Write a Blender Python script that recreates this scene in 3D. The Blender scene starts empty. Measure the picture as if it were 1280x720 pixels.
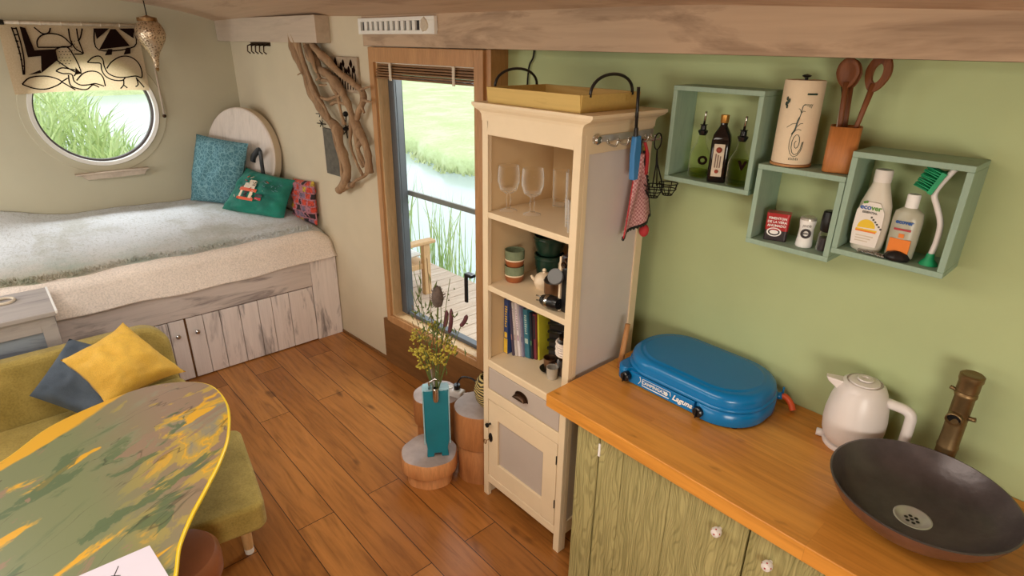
import bpy, bmesh, math, random
from mathutils import Vector, Matrix, noise as mnoise
random.seed(7)
SC = bpy.context.scene
COL = SC.collection
PI = math.pi

# ------------------------------------------------------------------ colours / materials
def lin(c):
    c = c/255.0
    return c/12.92 if c <= 0.04045 else ((c+0.055)/1.055)**2.4
def C(r, g, b, a=1.0):
    return (lin(r), lin(g), lin(b), a)

class N:
    """small node-tree helper"""
    def __init__(s, name):
        s.m = bpy.data.materials.new(name); s.m.use_nodes = True
        s.t = s.m.node_tree; s.t.nodes.clear()
        s.out = s.n('ShaderNodeOutputMaterial')
        s.p = s.n('ShaderNodeBsdfPrincipled')
        s.l(s.p.outputs[0], s.out.inputs[0])
        s.tc = None
    def n(s, t, **k):
        x = s.t.nodes.new(t)
        for a, v in k.items(): setattr(x, a, v)
        return x
    def l(s, a, b): s.t.links.new(a, b)
    def co(s, scale=(1, 1, 1), rot=(0, 0, 0), loc=(0, 0, 0)):
        if not s.tc: s.tc = s.n('ShaderNodeTexCoord')
        mp = s.n('ShaderNodeMapping')
        mp.inputs['Scale'].default_value = scale; mp.inputs['Rotation'].default_value = rot
        mp.inputs['Location'].default_value = loc
        s.l(s.tc.outputs['Object'], mp.inputs[0]); return mp.outputs[0]
    def co2(s, rot, scale, loc=(0, 0, 0)):
        v = s.co((1, 1, 1), rot, loc); mp = s.n('ShaderNodeMapping'); mp.inputs['Scale'].default_value = scale
        s.l(v, mp.inputs[0]); return mp.outputs[0]
    def noise(s, vec, scale=5, detail=4, rough=.55, dist=0):
        x = s.n('ShaderNodeTexNoise'); s.l(vec, x.inputs['Vector'])
        x.inputs['Scale'].default_value = scale; x.inputs['Detail'].default_value = detail
        x.inputs['Roughness'].default_value = rough; x.inputs['Distortion'].default_value = dist
        return x.outputs[0]
    def ramp(s, fac, stops, interp='LINEAR'):
        r = s.n('ShaderNodeValToRGB'); r.color_ramp.interpolation = interp
        e = r.color_ramp.elements
        while len(e) < len(stops): e.new(0.5)
        for i, (p, c) in enumerate(stops): e[i].position = p; e[i].color = c
        s.l(fac, r.inputs[0]); return r.outputs[0]
    def mix(s, fac, a, b, mode='MIX'):
        x = s.n('ShaderNodeMix', data_type='RGBA', blend_type=mode)
        for i, v in ((0, fac), (6, a), (7, b)):
            if isinstance(v, (int, float)): x.inputs[i].default_value = v
            elif isinstance(v, tuple): x.inputs[i].default_value = v
            else: s.l(v, x.inputs[i])
        return x.outputs[2]
    def col(s, v):
        if isinstance(v, tuple): s.p.inputs['Base Color'].default_value = v
        else: s.l(v, s.p.inputs['Base Color'])
    def rough(s, v): s.p.inputs['Roughness'].default_value = v
    def bump(s, h, strength=.3, dist=.01):
        b = s.n('ShaderNodeBump'); b.inputs['Strength'].default_value = strength; b.inputs['Distance'].default_value = dist
        s.l(h, b.inputs['Height']); s.l(b.outputs[0], s.p.inputs['Normal'])

def paint(name, c, rough=.6, var=.12, scale=6, bump=0, metal=0, spec=None, bscale=60):
    k = N(name)
    d = tuple(x*(1-var) for x in c[:3])+(1,); u = tuple(min(1, x*(1+var*.6)) for x in c[:3])+(1,)
    nz = k.noise(k.co(), scale, 4)
    k.col(k.ramp(nz, [(.3, d), (.7, u)])); k.rough(rough); k.p.inputs['Metallic'].default_value = metal
    if spec is not None: k.p.inputs['Specular IOR Level'].default_value = spec
    if bump: k.bump(k.noise(k.co(), bscale, 3), bump, .004)
    return k.m

def wood(name, c1, c2, axis='x', s=6, rough=.5, bump=.15, stretch=12, dark=None, knots=True):
    k = N(name)
    sc = [stretch]*3; sc['xyz'.index(axis)] = 1.0
    v = k.co(tuple(x*s/6 for x in sc))
    nz = k.noise(v, 2.2, 6, .6, .6)
    cc = k.ramp(nz, [(.28, c1), (.52, tuple((a+b)/2 for a, b in zip(c1, c2))), (.72, c2)])
    fine = k.noise(k.co(tuple(x*s*.9 for x in sc)), 2.5, 3, .7)
    cc = k.mix(.35, cc, k.ramp(fine, [(.3, (.35, .35, .35, 1)), (.65, (1, 1, 1, 1))]), 'MULTIPLY')
    if knots:
        kn = k.noise(k.co(tuple((.28 if i == 'xyz'.index(axis) else .75)*s for i in range(3))), 1.4, 2, .5)
        cc = k.mix(k.ramp(kn, [(.66, (0, 0, 0, 1)), (.78, (.75, .75, .75, 1))]), cc, dark or tuple(x*.35 for x in c1[:3])+(1,))
    k.col(cc); k.rough(rough)
    if bump: k.bump(fine, bump, .004)
    return k.m

def worn(name, base, wear, axis='x', amount=.56, s=1, rough=.7, tint=None):
    """painted boards with the paint rubbed through along the grain"""
    k = N(name)
    sc = [9.0*s]*3; sc['xyz'.index(axis)] = 1.6*s
    a = k.noise(k.co(tuple(sc)), 1.6, 6, .62, .5)
    sc2 = [70.0*s]*3; sc2['xyz'.index(axis)] = 3*s
    b = k.noise(k.co(tuple(sc2)), 1, 3, .7)
    f = k.ramp(a, [(amount, (0, 0, 0, 1)), (amount+.1, (1, 1, 1, 1))])
    f2 = k.mix(1.0, f, k.ramp(b, [(.35, (.25, .25, .25, 1)), (.6, (1, 1, 1, 1))]), 'MULTIPLY')
    c = k.mix(f2, base, wear)
    c = k.mix(.25, c, k.ramp(b, [(.3, (.6, .6, .6, 1)), (.6, (1, 1, 1, 1))]), 'MULTIPLY')
    if tint: c = k.mix(k.ramp(k.noise(k.co((2, 2, 2)), 1, 2), [(.4, (0, 0, 0, 1)), (.7, (.5, .5, .5, 1))]), c, tint)
    k.col(c); k.rough(rough); k.bump(b, .25, .003)
    return k.m

def fabric(name, c, rough=.9, var=.2, weave=220, bump=.35, c2=None, blot=4):
    k = N(name)
    d = c2 or tuple(x*(1-var) for x in c[:3])+(1,)
    n1 = k.noise(k.co(), blot, 4); n2 = k.noise(k.co((1, 1, 1)), weave, 2)
    cc = k.ramp(n1, [(.32, d), (.68, c)])
    cc = k.mix(.5, cc, k.ramp(n2, [(.25, (.55, .55, .55, 1)), (.62, (1.08, 1.08, 1.08, 1))]), 'MULTIPLY')
    k.col(cc); k.rough(rough); k.bump(n2, bump, .004)
    k.p.inputs['Sheen Weight'].default_value = .08
    return k.m

def metal(name, c, rough=.3, var=.15, bump=0):
    return paint(name, c, rough, var, 14, bump, 1.0, bscale=40)

def glass(name, c=(1, 1, 1, 1), gloss=.12, rough=.02, edge_light=0):
    """thin clear pane / vessel wall: see-through, with a glint that grows at grazing angles and a pale edge"""
    k = N(name); k.t.nodes.remove(k.p)
    tr = k.n('ShaderNodeBsdfTransparent'); tr.inputs[0].default_value = c
    gl = k.n('ShaderNodeBsdfGlossy'); gl.inputs['Roughness'].default_value = rough
    fr = k.n('ShaderNodeLayerWeight'); fr.inputs[0].default_value = gloss
    mx = k.n('ShaderNodeMixShader'); k.l(fr.outputs[0], mx.inputs[0]); k.l(tr.outputs[0], mx.inputs[1]); k.l(gl.outputs[0], mx.inputs[2])
    last = mx.outputs[0]
    if edge_light:  # pale diffuse rim painted in for the light that real glass refracts
        df = k.n('ShaderNodeBsdfDiffuse'); df.inputs[0].default_value = (min(1, c[0]*1.1), min(1, c[1]*1.1), min(1, c[2]*1.1), 1)
        f2 = k.n('ShaderNodeLayerWeight'); f2.inputs[0].default_value = .5
        pw = k.n('ShaderNodeMath', operation='POWER'); k.l(f2.outputs[1], pw.inputs[0]); pw.inputs[1].default_value = 2.2
        ml = k.n('ShaderNodeMath', operation='MULTIPLY'); k.l(pw.outputs[0], ml.inputs[0]); ml.inputs[1].default_value = edge_light
        m2 = k.n('ShaderNodeMixShader'); k.l(ml.outputs[0], m2.inputs[0]); k.l(last, m2.inputs[1]); k.l(df.outputs[0], m2.inputs[2]); last = m2.outputs[0]
    k.l(last, k.out.inputs[0])
    return k.m

# ------------------------------------------------------------------ mesh builder
OFF = {}
class MB:
    def __init__(s): s.v = []; s.f = []; s.m = []; s.sm = []
    def add(s, vs, fs, mi=0, smooth=False, T=None):
        o = len(s.v)
        for p in vs:
            p = Vector(p)
            s.v.append(T @ p if T else p)
        for f in fs:
            s.f.append(tuple(i+o for i in f)); s.m.append(mi); s.sm.append(smooth)
        return s
    def box(s, x0, x1, y0, y1, z0, z1, mi=0, T=None):
        v = [(x, y, z) for x in (x0, x1) for y in (y0, y1) for z in (z0, z1)]
        return s.add(v, [(0, 1, 3, 2), (4, 6, 7, 5), (0, 4, 5, 1), (2, 3, 7, 6), (0, 2, 6, 4), (1, 5, 7, 3)], mi, False, T)
    def lathe(s, prof, c=(0, 0, 0), n=32, mi=0, T=None, sx=1, sy=1, a0=0, a1=2*PI, jit=0):
        """profile [(r,z)...]; sharp profile corners get doubled rings so shading stays crisp"""
        segs = [[prof[0]]]
        for i in range(1, len(prof)):
            segs[-1].append(prof[i])
            if i < len(prof)-1:
                a = Vector((prof[i][0]-prof[i-1][0], prof[i][1]-prof[i-1][1])); b = Vector((prof[i+1][0]-prof[i][0], prof[i+1][1]-prof[i][1]))
                if a.length > 1e-9 and b.length > 1e-9 and a.angle(b) > .6: segs.append([prof[i]])
        full = abs(a1-a0-2*PI) < 1e-6; m = n if full else n+1
        for sg in segs:
            vs = []; fs = []
            for r, z in sg:
                for j in range(m):
                    a = a0+(a1-a0)*j/n
                    rr = r*(1+jit*math.sin(3*a+.7)+jit*.6*math.sin(7*a))
                    vs.append((c[0]+rr*sx*math.cos(a), c[1]+rr*sy*math.sin(a), c[2]+z))
            for i in range(len(sg)-1):
                for j in range(n):
                    j2 = (j+1) % m
                    fs.append((i*m+j, i*m+j2, (i+1)*m+j2, (i+1)*m+j))
            s.add(vs, fs, mi, True, T)
        return s
    def cyl(s, c, r, h, n=24, mi=0, T=None, r2=None):
        r2 = r if r2 is None else r2
        return s.lathe([(0.0001, 0), (r, 0), (r2, h), (0.0001, h)], c, n, mi, T)
    def tube(s, pts, r, n=8, mi=0, closed=False, T=None, flat=1.0, caps=True):
        P = [Vector(p) for p in pts]; k = len(P)
        R = r if isinstance(r, (list, tuple)) else [r]*k
        vs = []; fs = []; up = None
        for i in range(k):
            if closed: t = P[(i+1) % k]-P[i-1]
            else: t = P[min(i+1, k-1)]-P[max(i-1, 0)]
            t = t.normalized() if t.length > 1e-9 else Vector((0, 0, 1))
            if up is None:
                up = t.orthogonal().normalized()
            up = (up-t*up.dot(t)); up = up.normalized() if up.length > 1e-6 else t.orthogonal().normalized()
            w = t.cross(up)
            for j in range(n):
                a = 2*PI*j/n
                vs.append(P[i]+(up*math.cos(a)+w*math.sin(a)*flat)*R[i])
        for i in range(k if closed else k-1):
            i2 = (i+1) % k
            for j in range(n):
                j2 = (j+1) % n
                fs.append((i*n+j, i*n+j2, i2*n+j2, i2*n+j))
        if not closed and caps:
            fs.append(tuple(range(n-1, -1, -1))); fs.append(tuple((k-1)*n+j for j in range(n)))
        return s.add(vs, fs, mi, True, T)
    def prism(s, poly, a, b, plane='xy', mi=0, T=None, smooth=False):
        """2-D outline extruded from a to b along the third axis"""
        def mk(p, h): return {'xy': (p[0], p[1], h), 'xz': (p[0], h, p[1]), 'yz': (h, p[0], p[1])}[plane]
        n = len(poly)
        s.add([mk(p, a) for p in poly], [tuple(range(n))], mi, False, T)
        s.add([mk(p, b) for p in poly], [tuple(range(n))], mi, False, T)
        s.add([mk(p, a) for p in poly]+[mk(p, b) for p in poly], [(i, (i+1) % n, n+(i+1) % n, n+i) for i in range(n)], mi, smooth, T)
        return s
    def grid(s, fn, nu, nv, mi=0, smooth=True, T=None):
        vs = [fn(i/nu, j/nv) for i in range(nu+1) for j in range(nv+1)]
        m = nv+1
        return s.add(vs, [(i*m+j, (i+1)*m+j, (i+1)*m+j+1, i*m+j+1) for i in range(nu) for j in range(nv)], mi, smooth, T)
    def ball(s, c, r, n=12, mi=0, sx=1, sy=1, sz=1, T=None):
        return s.lathe([(max(1e-4, r*math.sin(PI*i/n)), -r*sz*math.cos(PI*i/n)) for i in range(n+1)], c, n*2, mi, T, sx, sy)
    def build(s, name, mats, parent=None, bevel=0, seg=2, sub=0, solid=0, weld=True):
        off = OFF.get(parent.name, Vector((0, 0, 0))) if parent else Vector((0, 0, 0))
        me = bpy.data.meshes.new(name)
        me.from_pydata([tuple(p-off) for p in s.v], [], s.f); me.update()
        for p, mi, sm in zip(me.polygons, s.m, s.sm): p.material_index = mi; p.use_smooth = sm
        for m in (mats if isinstance(mats, (list, tuple)) else [mats]): me.materials.append(m)
        bm = bmesh.new(); bm.from_mesh(me)
        if weld and bevel: bmesh.ops.remove_doubles(bm, verts=bm.verts, dist=1e-6)
        bmesh.ops.recalc_face_normals(bm, faces=bm.faces); bm.to_mesh(me); bm.free()
        o = bpy.data.objects.new(name, me); COL.objects.link(o)
        if parent: o.parent = parent
        OFF[o.name] = off
        if bevel:
            b = o.modifiers.new('bevel', 'BEVEL'); b.width = bevel; b.segments = seg; b.limit_method = 'ANGLE'; b.angle_limit = .7
        if sub:
            b = o.modifiers.new('sub', 'SUBSURF'); b.levels = sub; b.render_levels = sub
        if solid:
            b = o.modifiers.new('solid', 'SOLIDIFY'); b.thickness = solid; b.offset = 0
        return o

def tag(o, label=None, cat=None, group=None, kind=None):
    if label: o['label'] = label
    if cat: o['category'] = cat
    if group: o['group'] = group
    if kind: o['kind'] = kind
    return o
def thing(name, label, cat, loc=(0, 0, 0), group=None, rz=0):
    """Empty at the thing's base.  rz==0: parts are given in room coordinates; otherwise in the thing's own frame"""
    o = bpy.data.objects.new(name, None); COL.objects.link(o); o.empty_display_size = .05
    o.location = loc; o.rotation_euler = (0, 0, rz)
    OFF[o.name] = Vector(loc) if rz == 0 else Vector((0, 0, 0))
    return tag(o, label, cat, group)
def struct(o): o['kind'] = 'structure'; return o
def copy_tree(o, parent=None):
    c = o.copy(); COL.objects.link(c)
    if parent: c.parent = parent
    for ch in o.children: copy_tree(ch, c)
    return c
def text(s, size, name, mat, parent, o, ax, ay, shear=0, ext=.0004, bold=0):
    """lettering as a mesh: origin o, baseline direction ax, up direction ay (room coordinates)"""
    cu = bpy.data.curves.new(name, 'FONT'); cu.body = s; cu.size = size; cu.align_x = 'CENTER'; cu.align_y = 'CENTER'
    cu.shear = shear; cu.extrude = ext; cu.resolution_u = 3; cu.offset = bold
    t = bpy.data.objects.new('tmp', cu); COL.objects.link(t)
    bpy.context.view_layer.update()
    me = bpy.data.meshes.new_from_object(t.evaluated_get(bpy.context.evaluated_depsgraph_get()))
    bpy.data.objects.remove(t)
    ax = Vector(ax).normalized(); ay = Vector(ay); ay = (ay-ax*ay.dot(ax)).normalized(); az = ax.cross(ay)
    off = OFF.get(parent.name, Vector((0, 0, 0)))
    M = Matrix((ax, ay, az)).transposed().to_4x4(); M.translation = Vector(o)-off
    me.transform(M); me.materials.clear(); me.materials.append(mat); me.name = name
    ob = bpy.data.objects.new(name, me); COL.objects.link(ob); ob.parent = parent; OFF[ob.name] = off
    return ob

def pillow(mb, TL, TR, BR, BL, th, n=22, mi=0, pinch=.07, wr=.012, seed=0, mi2=None, fold=0):
    """stuffed cushion spanning four corner points: puffed both sides, corners drawn out, seams pulled in"""
    TL, TR, BR, BL = map(Vector, (TL, TR, BR, BL))
    nrm = (TR-BL).cross(TL-BR).normalized()
    for sgn in (1, -1):
        def fn(a, b):
            u, v = a*2-1, b*2-1
            pu = u*(1-pinch*(1-v*v)*abs(u)); pv = v*(1-pinch*(1-u*u)*abs(v))
            s_, t_ = (pu+1)/2, (pv+1)/2
            p = (BL*(1-s_)+BR*s_)*(1-t_)+(TL*(1-s_)+TR*s_)*t_
            h = (max(0, 1-u**2)*max(0, 1-v**2))**.42*th/2
            q = Vector((u*2.3+seed, v*2.3-seed, sgn*3.1+seed))
            w = mnoise.noise(q*1.3)*wr+mnoise.noise(q*3)*wr*.5
            edge = min(1, 6*min(1-abs(u), 1-abs(v)))
            return p+nrm*(sgn*h+(w*edge)) - (nrm*fold*(u*v))
        mb.grid(fn, n, n, mi if sgn > 0 or mi2 is None else mi2)
    return mb
def catmull(pts, k=6, closed=False):
    P = [Vector(p) for p in pts]; n = len(P); out = []
    for i in range(n if closed else n-1):
        g = (lambda j: P[j % n]) if closed else (lambda j: P[max(0, min(n-1, j))])
        a, b, c, d = g(i-1), g(i), g(i+1), g(i+2)
        for t in range(k):
            t /= k
            out.append(.5*((2*b)+(c-a)*t+(2*a-5*b+4*c-d)*t*t+(3*b-a-3*c+d)*t**3))
    if not closed: out.append(P[-1])
    return out
def rrect(x0, x1, y0, y1, r, n=5):
    o = []
    for cx, cy, a in ((x1-r, y1-r, 0), (x0+r, y1-r, 90), (x0+r, y0+r, 180), (x1-r, y0+r, 270)):
        for i in range(n+1):
            t = math.radians(a+90*i/n); o.append((cx+r*math.cos(t), cy+r*math.sin(t)))
    return o
def ywall(x): return 1.845+.06*(x+4.06)
AW = math.atan(.06)
YG = 2.055      # green wall
BL= [[(0.749, 1.987), (0.79, 2.02), (0.83, 2.028), (0.847, 2.003), (0.846, 1.961), (0.859, 1.914), (0.901, 1.887), (0.955, 1.881), (1.03, 1.889), (1.069, 1.879), (1.077, 1.941), (1.059, 1.993), (1.017, 2.024), (0.961, 2.024), (0.899, 1.99), (0.858, 1.944)], [(0.749, 1.987), (0.789, 1.983), (0.827, 1.978), (0.825, 1.936), (0.839, 1.893), (0.88, 1.866), (0.935, 1.86), (0.963, 1.881)], [(0.948, 1.864), (0.94, 1.829), (0.915, 1.804)], [(0.94, 1.829), (0.96, 1.807)], [(1.032, 1.88), (1.035, 1.831), (1.015, 1.814)], [(1.034, 1.871), (1.071, 1.807)], [(0.554, 1.932), (0.591, 1.952), (0.64, 1.943), (0.673, 1.93), (0.651, 1.897)], [(0.554, 1.932), (0.59, 1.915), (0.639, 1.909), (0.644, 1.863), (0.675, 1.837), (0.72, 1.836), (0.767, 1.843), (0.817, 1.824)], [(0.659, 1.867), (0.706, 1.912), (0.755, 1.928), (0.799, 1.919), (0.822, 1.885), (0.824, 1.824)], [(0.62, 1.906), (0.616, 1.839), (0.654, 1.813), (0.706, 1.806), (0.75, 1.835), (0.784, 1.817)], [(0.349, 1.851), (0.395, 1.89), (0.466, 1.901), (0.527, 1.891), (0.57, 1.861), (0.52, 1.83), (0.46, 1.815), (0.4, 1.825), (0.349, 1.851)], [(0.57, 1.861), (0.612, 1.885)], [(0.57, 1.861), (0.638, 1.805)], [(0.839, 2.21), (0.835, 2.07), (1.063, 2.093), (1.082, 2.216)], [(0.379, 2.206), (0.384, 2.122), (0.383, 2.021), (0.37, 1.911)], [(0.402, 2.206), (0.404, 2.107), (0.396, 2.006), (0.376, 1.911)], [(0.489, 2.084), (0.495, 2.124), (0.527, 2.159), (0.579, 2.172), (0.632, 2.161), (0.664, 2.13), (0.669, 2.09), (0.489, 2.084)], [(0.498, 2.209), (0.534, 2.171), (0.569, 2.176), (0.587, 2.207)], [(0.584, 2.073), (0.66, 2.081), (0.695, 1.913), (0.577, 2.001), (0.584, 2.073)], [(0.688, 2.206), (0.683, 2.134), (0.699, 2.078), (0.736, 2.045), (0.684, 2.041)], [(0.735, 2.207), (0.73, 2.135), (0.74, 2.045)], [(0.768, 2.208), (0.745, 2.151), (0.725, 2.127)], [(0.38, 2.198), (0.402, 2.199)], [(0.379, 2.16), (0.399, 2.161)], [(0.378, 2.122), (0.396, 2.122)], [(0.378, 2.084), (0.393, 2.084)], [(0.377, 2.045), (0.391, 2.045)], [(0.376, 2.006), (0.388, 2.006)], [(0.375, 1.966), (0.385, 1.966)], [(0.374, 1.927), (0.382, 1.926)]]
BP= [[(0.422, 2.211), (0.45, 2.204), (0.467, 2.065), (0.42, 2.021)], [(0.467, 2.065), (0.584, 2.073), (0.582, 2.005), (0.471, 1.921), (0.493, 2.029), (0.42, 2.021)], [(0.471, 1.921), (0.397, 1.91), (0.469, 1.941)], [(0.937, 2.208), (0.968, 2.209), (1.036, 2.097), (0.839, 2.072)], [(0.839, 2.21), (0.93, 2.212), (0.839, 2.14)], [(0.989, 2.213), (1.084, 2.216), (1.07, 2.148)], [(0.893, 2.075), (0.921, 2.075), (0.909, 2.037), (0.865, 2.033)], [(1.009, 2.084), (1.038, 2.088), (1.029, 2.045), (0.983, 2.037)], [(0.672, 1.955), (0.699, 1.913), (0.66, 1.905)]]
BD= [(0.601, 2.057), (0.62, 2.057), (0.638, 2.057), (0.657, 2.057), (0.605, 2.038), (0.624, 2.038), (0.642, 2.038), (0.661, 2.038), (0.592, 2.018), (0.611, 2.018), (0.629, 2.018), (0.648, 2.018), (0.596, 1.999), (0.615, 1.999), (0.633, 1.999), (0.652, 1.998), (0.583, 1.979), (0.602, 1.979), (0.62, 1.979), (0.639, 1.979), (0.688, 2.126), (0.703, 2.126), (0.684, 2.106), (0.698, 2.106), (0.679, 2.086), (0.694, 2.086), (0.708, 2.086), (0.675, 2.065), (0.689, 2.065), (0.704, 2.065)]
DRIFT = {'A': [(-4.15, 1.77, 2.235), (-4.176, 1.768, 2.213), (-4.165, 1.769, 2.129), (-4.112, 1.772, 2.03), (-4.059, 1.775, 1.931), (-3.984, 1.78, 1.833), (-3.898, 1.785, 1.737), (-3.806, 1.79, 1.678), (-3.725, 1.795, 1.624), (-3.688, 1.797, 1.551), (-3.646, 1.8, 1.452), (-3.625, 1.801, 1.35), (-3.669, 1.798, 1.273), (-3.765, 1.793, 1.202)], 'B': [(-4.117, 1.787, 2.213), (-4.019, 1.792, 2.126), (-3.971, 1.795, 2.058), (-3.89, 1.8, 1.997), (-3.796, 1.806, 1.957), (-3.688, 1.812, 1.899), (-3.604, 1.817, 1.831), (-3.544, 1.821, 1.739), (-3.493, 1.824, 1.656), (-3.412, 1.829, 1.581), (-3.371, 1.831, 1.487), (-3.387, 1.83, 1.379)], 'C': [(-4.049, 1.786, 2.184), (-3.915, 1.794, 2.117), (-3.768, 1.803, 2.044), (-3.663, 1.809, 1.981), (-3.557, 1.815, 1.939), (-3.453, 1.821, 1.907), (-3.379, 1.826, 1.865), (-3.379, 1.826, 1.809), (-3.442, 1.822, 1.748), (-3.47, 1.82, 1.688)], 'D': [(-3.37, 1.816, 1.875), (-3.289, 1.821, 1.898)], 'D2': [(-3.369, 1.816, 1.82), (-3.292, 1.821, 1.816)], 'D3': [(-3.399, 1.825, 1.789), (-3.371, 1.826, 1.744)], 'E1': [(-3.493, 1.819, 1.656), (-3.488, 1.819, 1.573), (-3.454, 1.821, 1.492), (-3.41, 1.824, 1.417)], 'E2': [(-3.432, 1.823, 1.574), (-3.478, 1.82, 1.519), (-3.478, 1.82, 1.458), (-3.439, 1.822, 1.408)], 'F': [(-3.783, 1.802, 1.198), (-3.682, 1.808, 1.237), (-3.585, 1.813, 1.275), (-3.508, 1.818, 1.33), (-3.368, 1.827, 1.393)], 'G': [(-3.861, 1.787, 1.81), (-3.738, 1.794, 1.809), (-3.622, 1.801, 1.85)], 'G2': [(-3.747, 1.794, 1.768), (-3.642, 1.8, 1.796), (-3.558, 1.805, 1.782)], 'H': [(-3.941, 1.762, 2.117), (-3.899, 1.765, 2.031), (-3.841, 1.768, 1.965)], 'H1': [(-3.854, 1.757, 1.916), (-3.808, 1.76, 1.938)], 'H2': [(-3.808, 1.76, 1.889), (-3.726, 1.765, 1.893)], 'H3': [(-3.966, 1.781, 2.221), (-3.939, 1.782, 2.245)]}
WORLD, E_SIDE, E_BED, E_END, E_CEIL, E_WIN, E_PORT, E_CEIL2, EXPO = 2.6, 18, 26, 50, 40, 34, 28, 22, -0.38
# ================================================================== materials
M = {}
M['cream_wall'] = paint('cream_wall', C(208, 194, 166), .75, .06, 2.5, .08)
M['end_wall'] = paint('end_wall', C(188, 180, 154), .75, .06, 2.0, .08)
M['green_wall'] = paint('green_wall', C(176, 188, 138), .7, .07, 2.2, .06)
M['ceil'] = worn('ceiling_ply', C(196, 166, 138), C(168, 138, 112), 'x', .5, .35, .75)
M['beam'] = worn('limewashed_board', C(192, 164, 136), C(152, 126, 102), 'x', .47, .5, .75)
M['bulk'] = worn('bulkhead_paint', C(196, 178, 158), C(176, 158, 140), 'x', .55, .5, .75)
M['oakframe'] = wood('window_oak', C(178, 128, 80), C(200, 150, 98), 'z', 6, .5, .08, 12, knots=False)
M['oakpale'] = wood('window_reveal', C(205, 168, 120), C(222, 188, 142), 'z', 6, .5, .05, 12, knots=False)
M['skirt'] = wood('skirting_ply', C(116, 78, 40), C(136, 94, 52), 'x', 4, .5, .06, 8, knots=False)
M['sash'] = paint('anthracite', C(84, 88, 92), .4, .1, 5)
M['white_frame'] = paint('white_frame', C(235, 232, 224), .4, .04)
M['rubber'] = paint('rubber', C(62, 50, 46), .5, .1)
M['pane'] = glass('pane', (.97, .98, .97, 1), .06)
M['black'] = paint('black_satin', C(22, 21, 22), .35, .2)
M['iron'] = paint('black_iron', C(30, 27, 26), .5, .2, 20, 0, .6)
M['blackplastic'] = paint('black_plastic', C(20, 20, 22), .25, .1)
M['cabinet'] = paint('cabinet_cream', C(224, 202, 168), .5, .05, 5, .03)
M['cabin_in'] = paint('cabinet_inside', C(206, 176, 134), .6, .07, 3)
M['cab_panel'] = paint('cabinet_panel', C(182, 168, 156), .6, .06, 4)
M['cab_side'] = paint('cabinet_side_panel', C(208, 198, 192), .6, .05, 4)
M['bronze'] = metal('dark_bronze', C(78, 58, 44), .38, .3)
M['steel'] = metal('steel', C(200, 198, 194), .18, .08)
M['silver'] = paint('brushed_silver', C(206, 200, 190), .3, .15, 14, 0, .55)
M['brass'] = metal('aged_brass', C(170, 132, 88), .35, .35)
M['teal_shelf'] = worn('shelf_paint', C(148, 172, 152), C(118, 144, 126), 'z', .62, 1.2, .55)
M['blue'] = paint('stove_blue', C(0, 112, 174), .22, .06, 3)
M['white_gloss'] = paint('white_plastic', C(226, 218, 214), .33, .04)
M['white'] = paint('white_paint', C(238, 236, 232), .5, .03)
M['orange'] = paint('orange_rubber', C(214, 84, 40), .45, .1)
M['bowl'] = paint('hammered_bowl', C(88, 80, 82), .3, .22, 18, .25, .3, bscale=40)
M['bowl_out'] = paint('bowl_outside', C(150, 124, 112), .34, .25, 14, .15, .8)
M['drain'] = paint('drain_steel', C(196, 194, 192), .28, .1, 20, 0, .35)
M['tapbronze'] = paint('tap_bronze', C(128, 104, 70), .42, .3, 16, 0, .75)
M['stick'] = wood('stick_wood', C(176, 120, 70), C(200, 146, 92), 'z', 10, .6, .1, 10, knots=False)
M['leg_wood'] = wood('pale_leg_wood', C(206, 162, 108), C(226, 186, 132), 'z', 8, .5, .05, 10, knots=False)
M['spoon'] = wood('spoon_wood', C(104, 56, 24), C(140, 82, 40), 'z', 10, .55, .05, 8, knots=False)
M['pot'] = wood('bamboo_pot', C(176, 106, 50), C(196, 126, 66), 'z', 6, .45, .04, 8, knots=False)
M['olive'] = fabric('olive_upholstery', C(174, 152, 80), .9, .16, 120, .5, C(148, 128, 60), 7)
M['mustard'] = fabric('mustard_velvet', C(228, 182, 72), .75, .25, 300, .1, C(206, 158, 48), 5)
M['navy'] = fabric('slate_blue_velvet', C(78, 90, 104), .75, .3, 300, .1, C(48, 60, 74), 5)
M['leather'] = paint('brown_leather', C(134, 80, 50), .35, .18, 8, .08)
M['paper'] = paint('paper', C(206, 198, 212), .7, .02)
M['tray'] = worn('ochre_tray', C(198, 166, 94), C(172, 140, 70), 'x', .6, .8, .6)
M['turq'] = paint('turquoise_enamel', C(10, 120, 138), .3, .12, 9)
M['turq_edge'] = paint('worn_edge', C(150, 190, 200), .4, .2, 20)
M['stump_side'] = wood('stump_bark', C(200, 134, 80), C(222, 160, 104), 'z', 5, .6, .25, 8)
M['stump_side2'] = wood('stump_bark_dark', C(160, 100, 54), C(188, 126, 74), 'z', 5, .6, .25, 8)
M['stump_top'] = paint('stump_top', C(168, 152, 146), .5, .25, 10, .1)
M['green_door'] = None
M['clear'] = glass('clear_glass', (.985, .98, .965, 1), .04, .05, .5)
M['greenglass'] = glass('green_glass', (.88, .92, .74, 1), .05, .03, .25)
M['oil'] = glass('oil', (.74, .76, .42, 1), .05)
M['darkglass'] = paint('dark_glass', C(22, 14, 14), .08, .2)
M['gold'] = paint('gold_cap', C(190, 140, 70), .35, .1, 6, 0, .7)
M['label_tan'] = paint('label_tan', C(205, 190, 168), .6, .15, 40)
M['label_red'] = paint('label_red', C(150, 60, 40), .6, .1)
M['tin_red'] = paint('tin_red', C(172, 30, 34), .3, .12)
M['tin_dark'] = paint('tin_dark', C(44, 34, 36), .35, .2)
M['glaze_green'] = paint('green_glaze', C(34, 62, 50), .22, .3, 14)
M['glaze_sage'] = paint('sage_glaze', C(120, 132, 104), .25, .25, 20)
M['clay'] = paint('brown_clay', C(150, 84, 46), .45, .2, 20)
M['cream_ceramic'] = paint('cream_ceramic', C(228, 206, 176), .3, .05)
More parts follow.
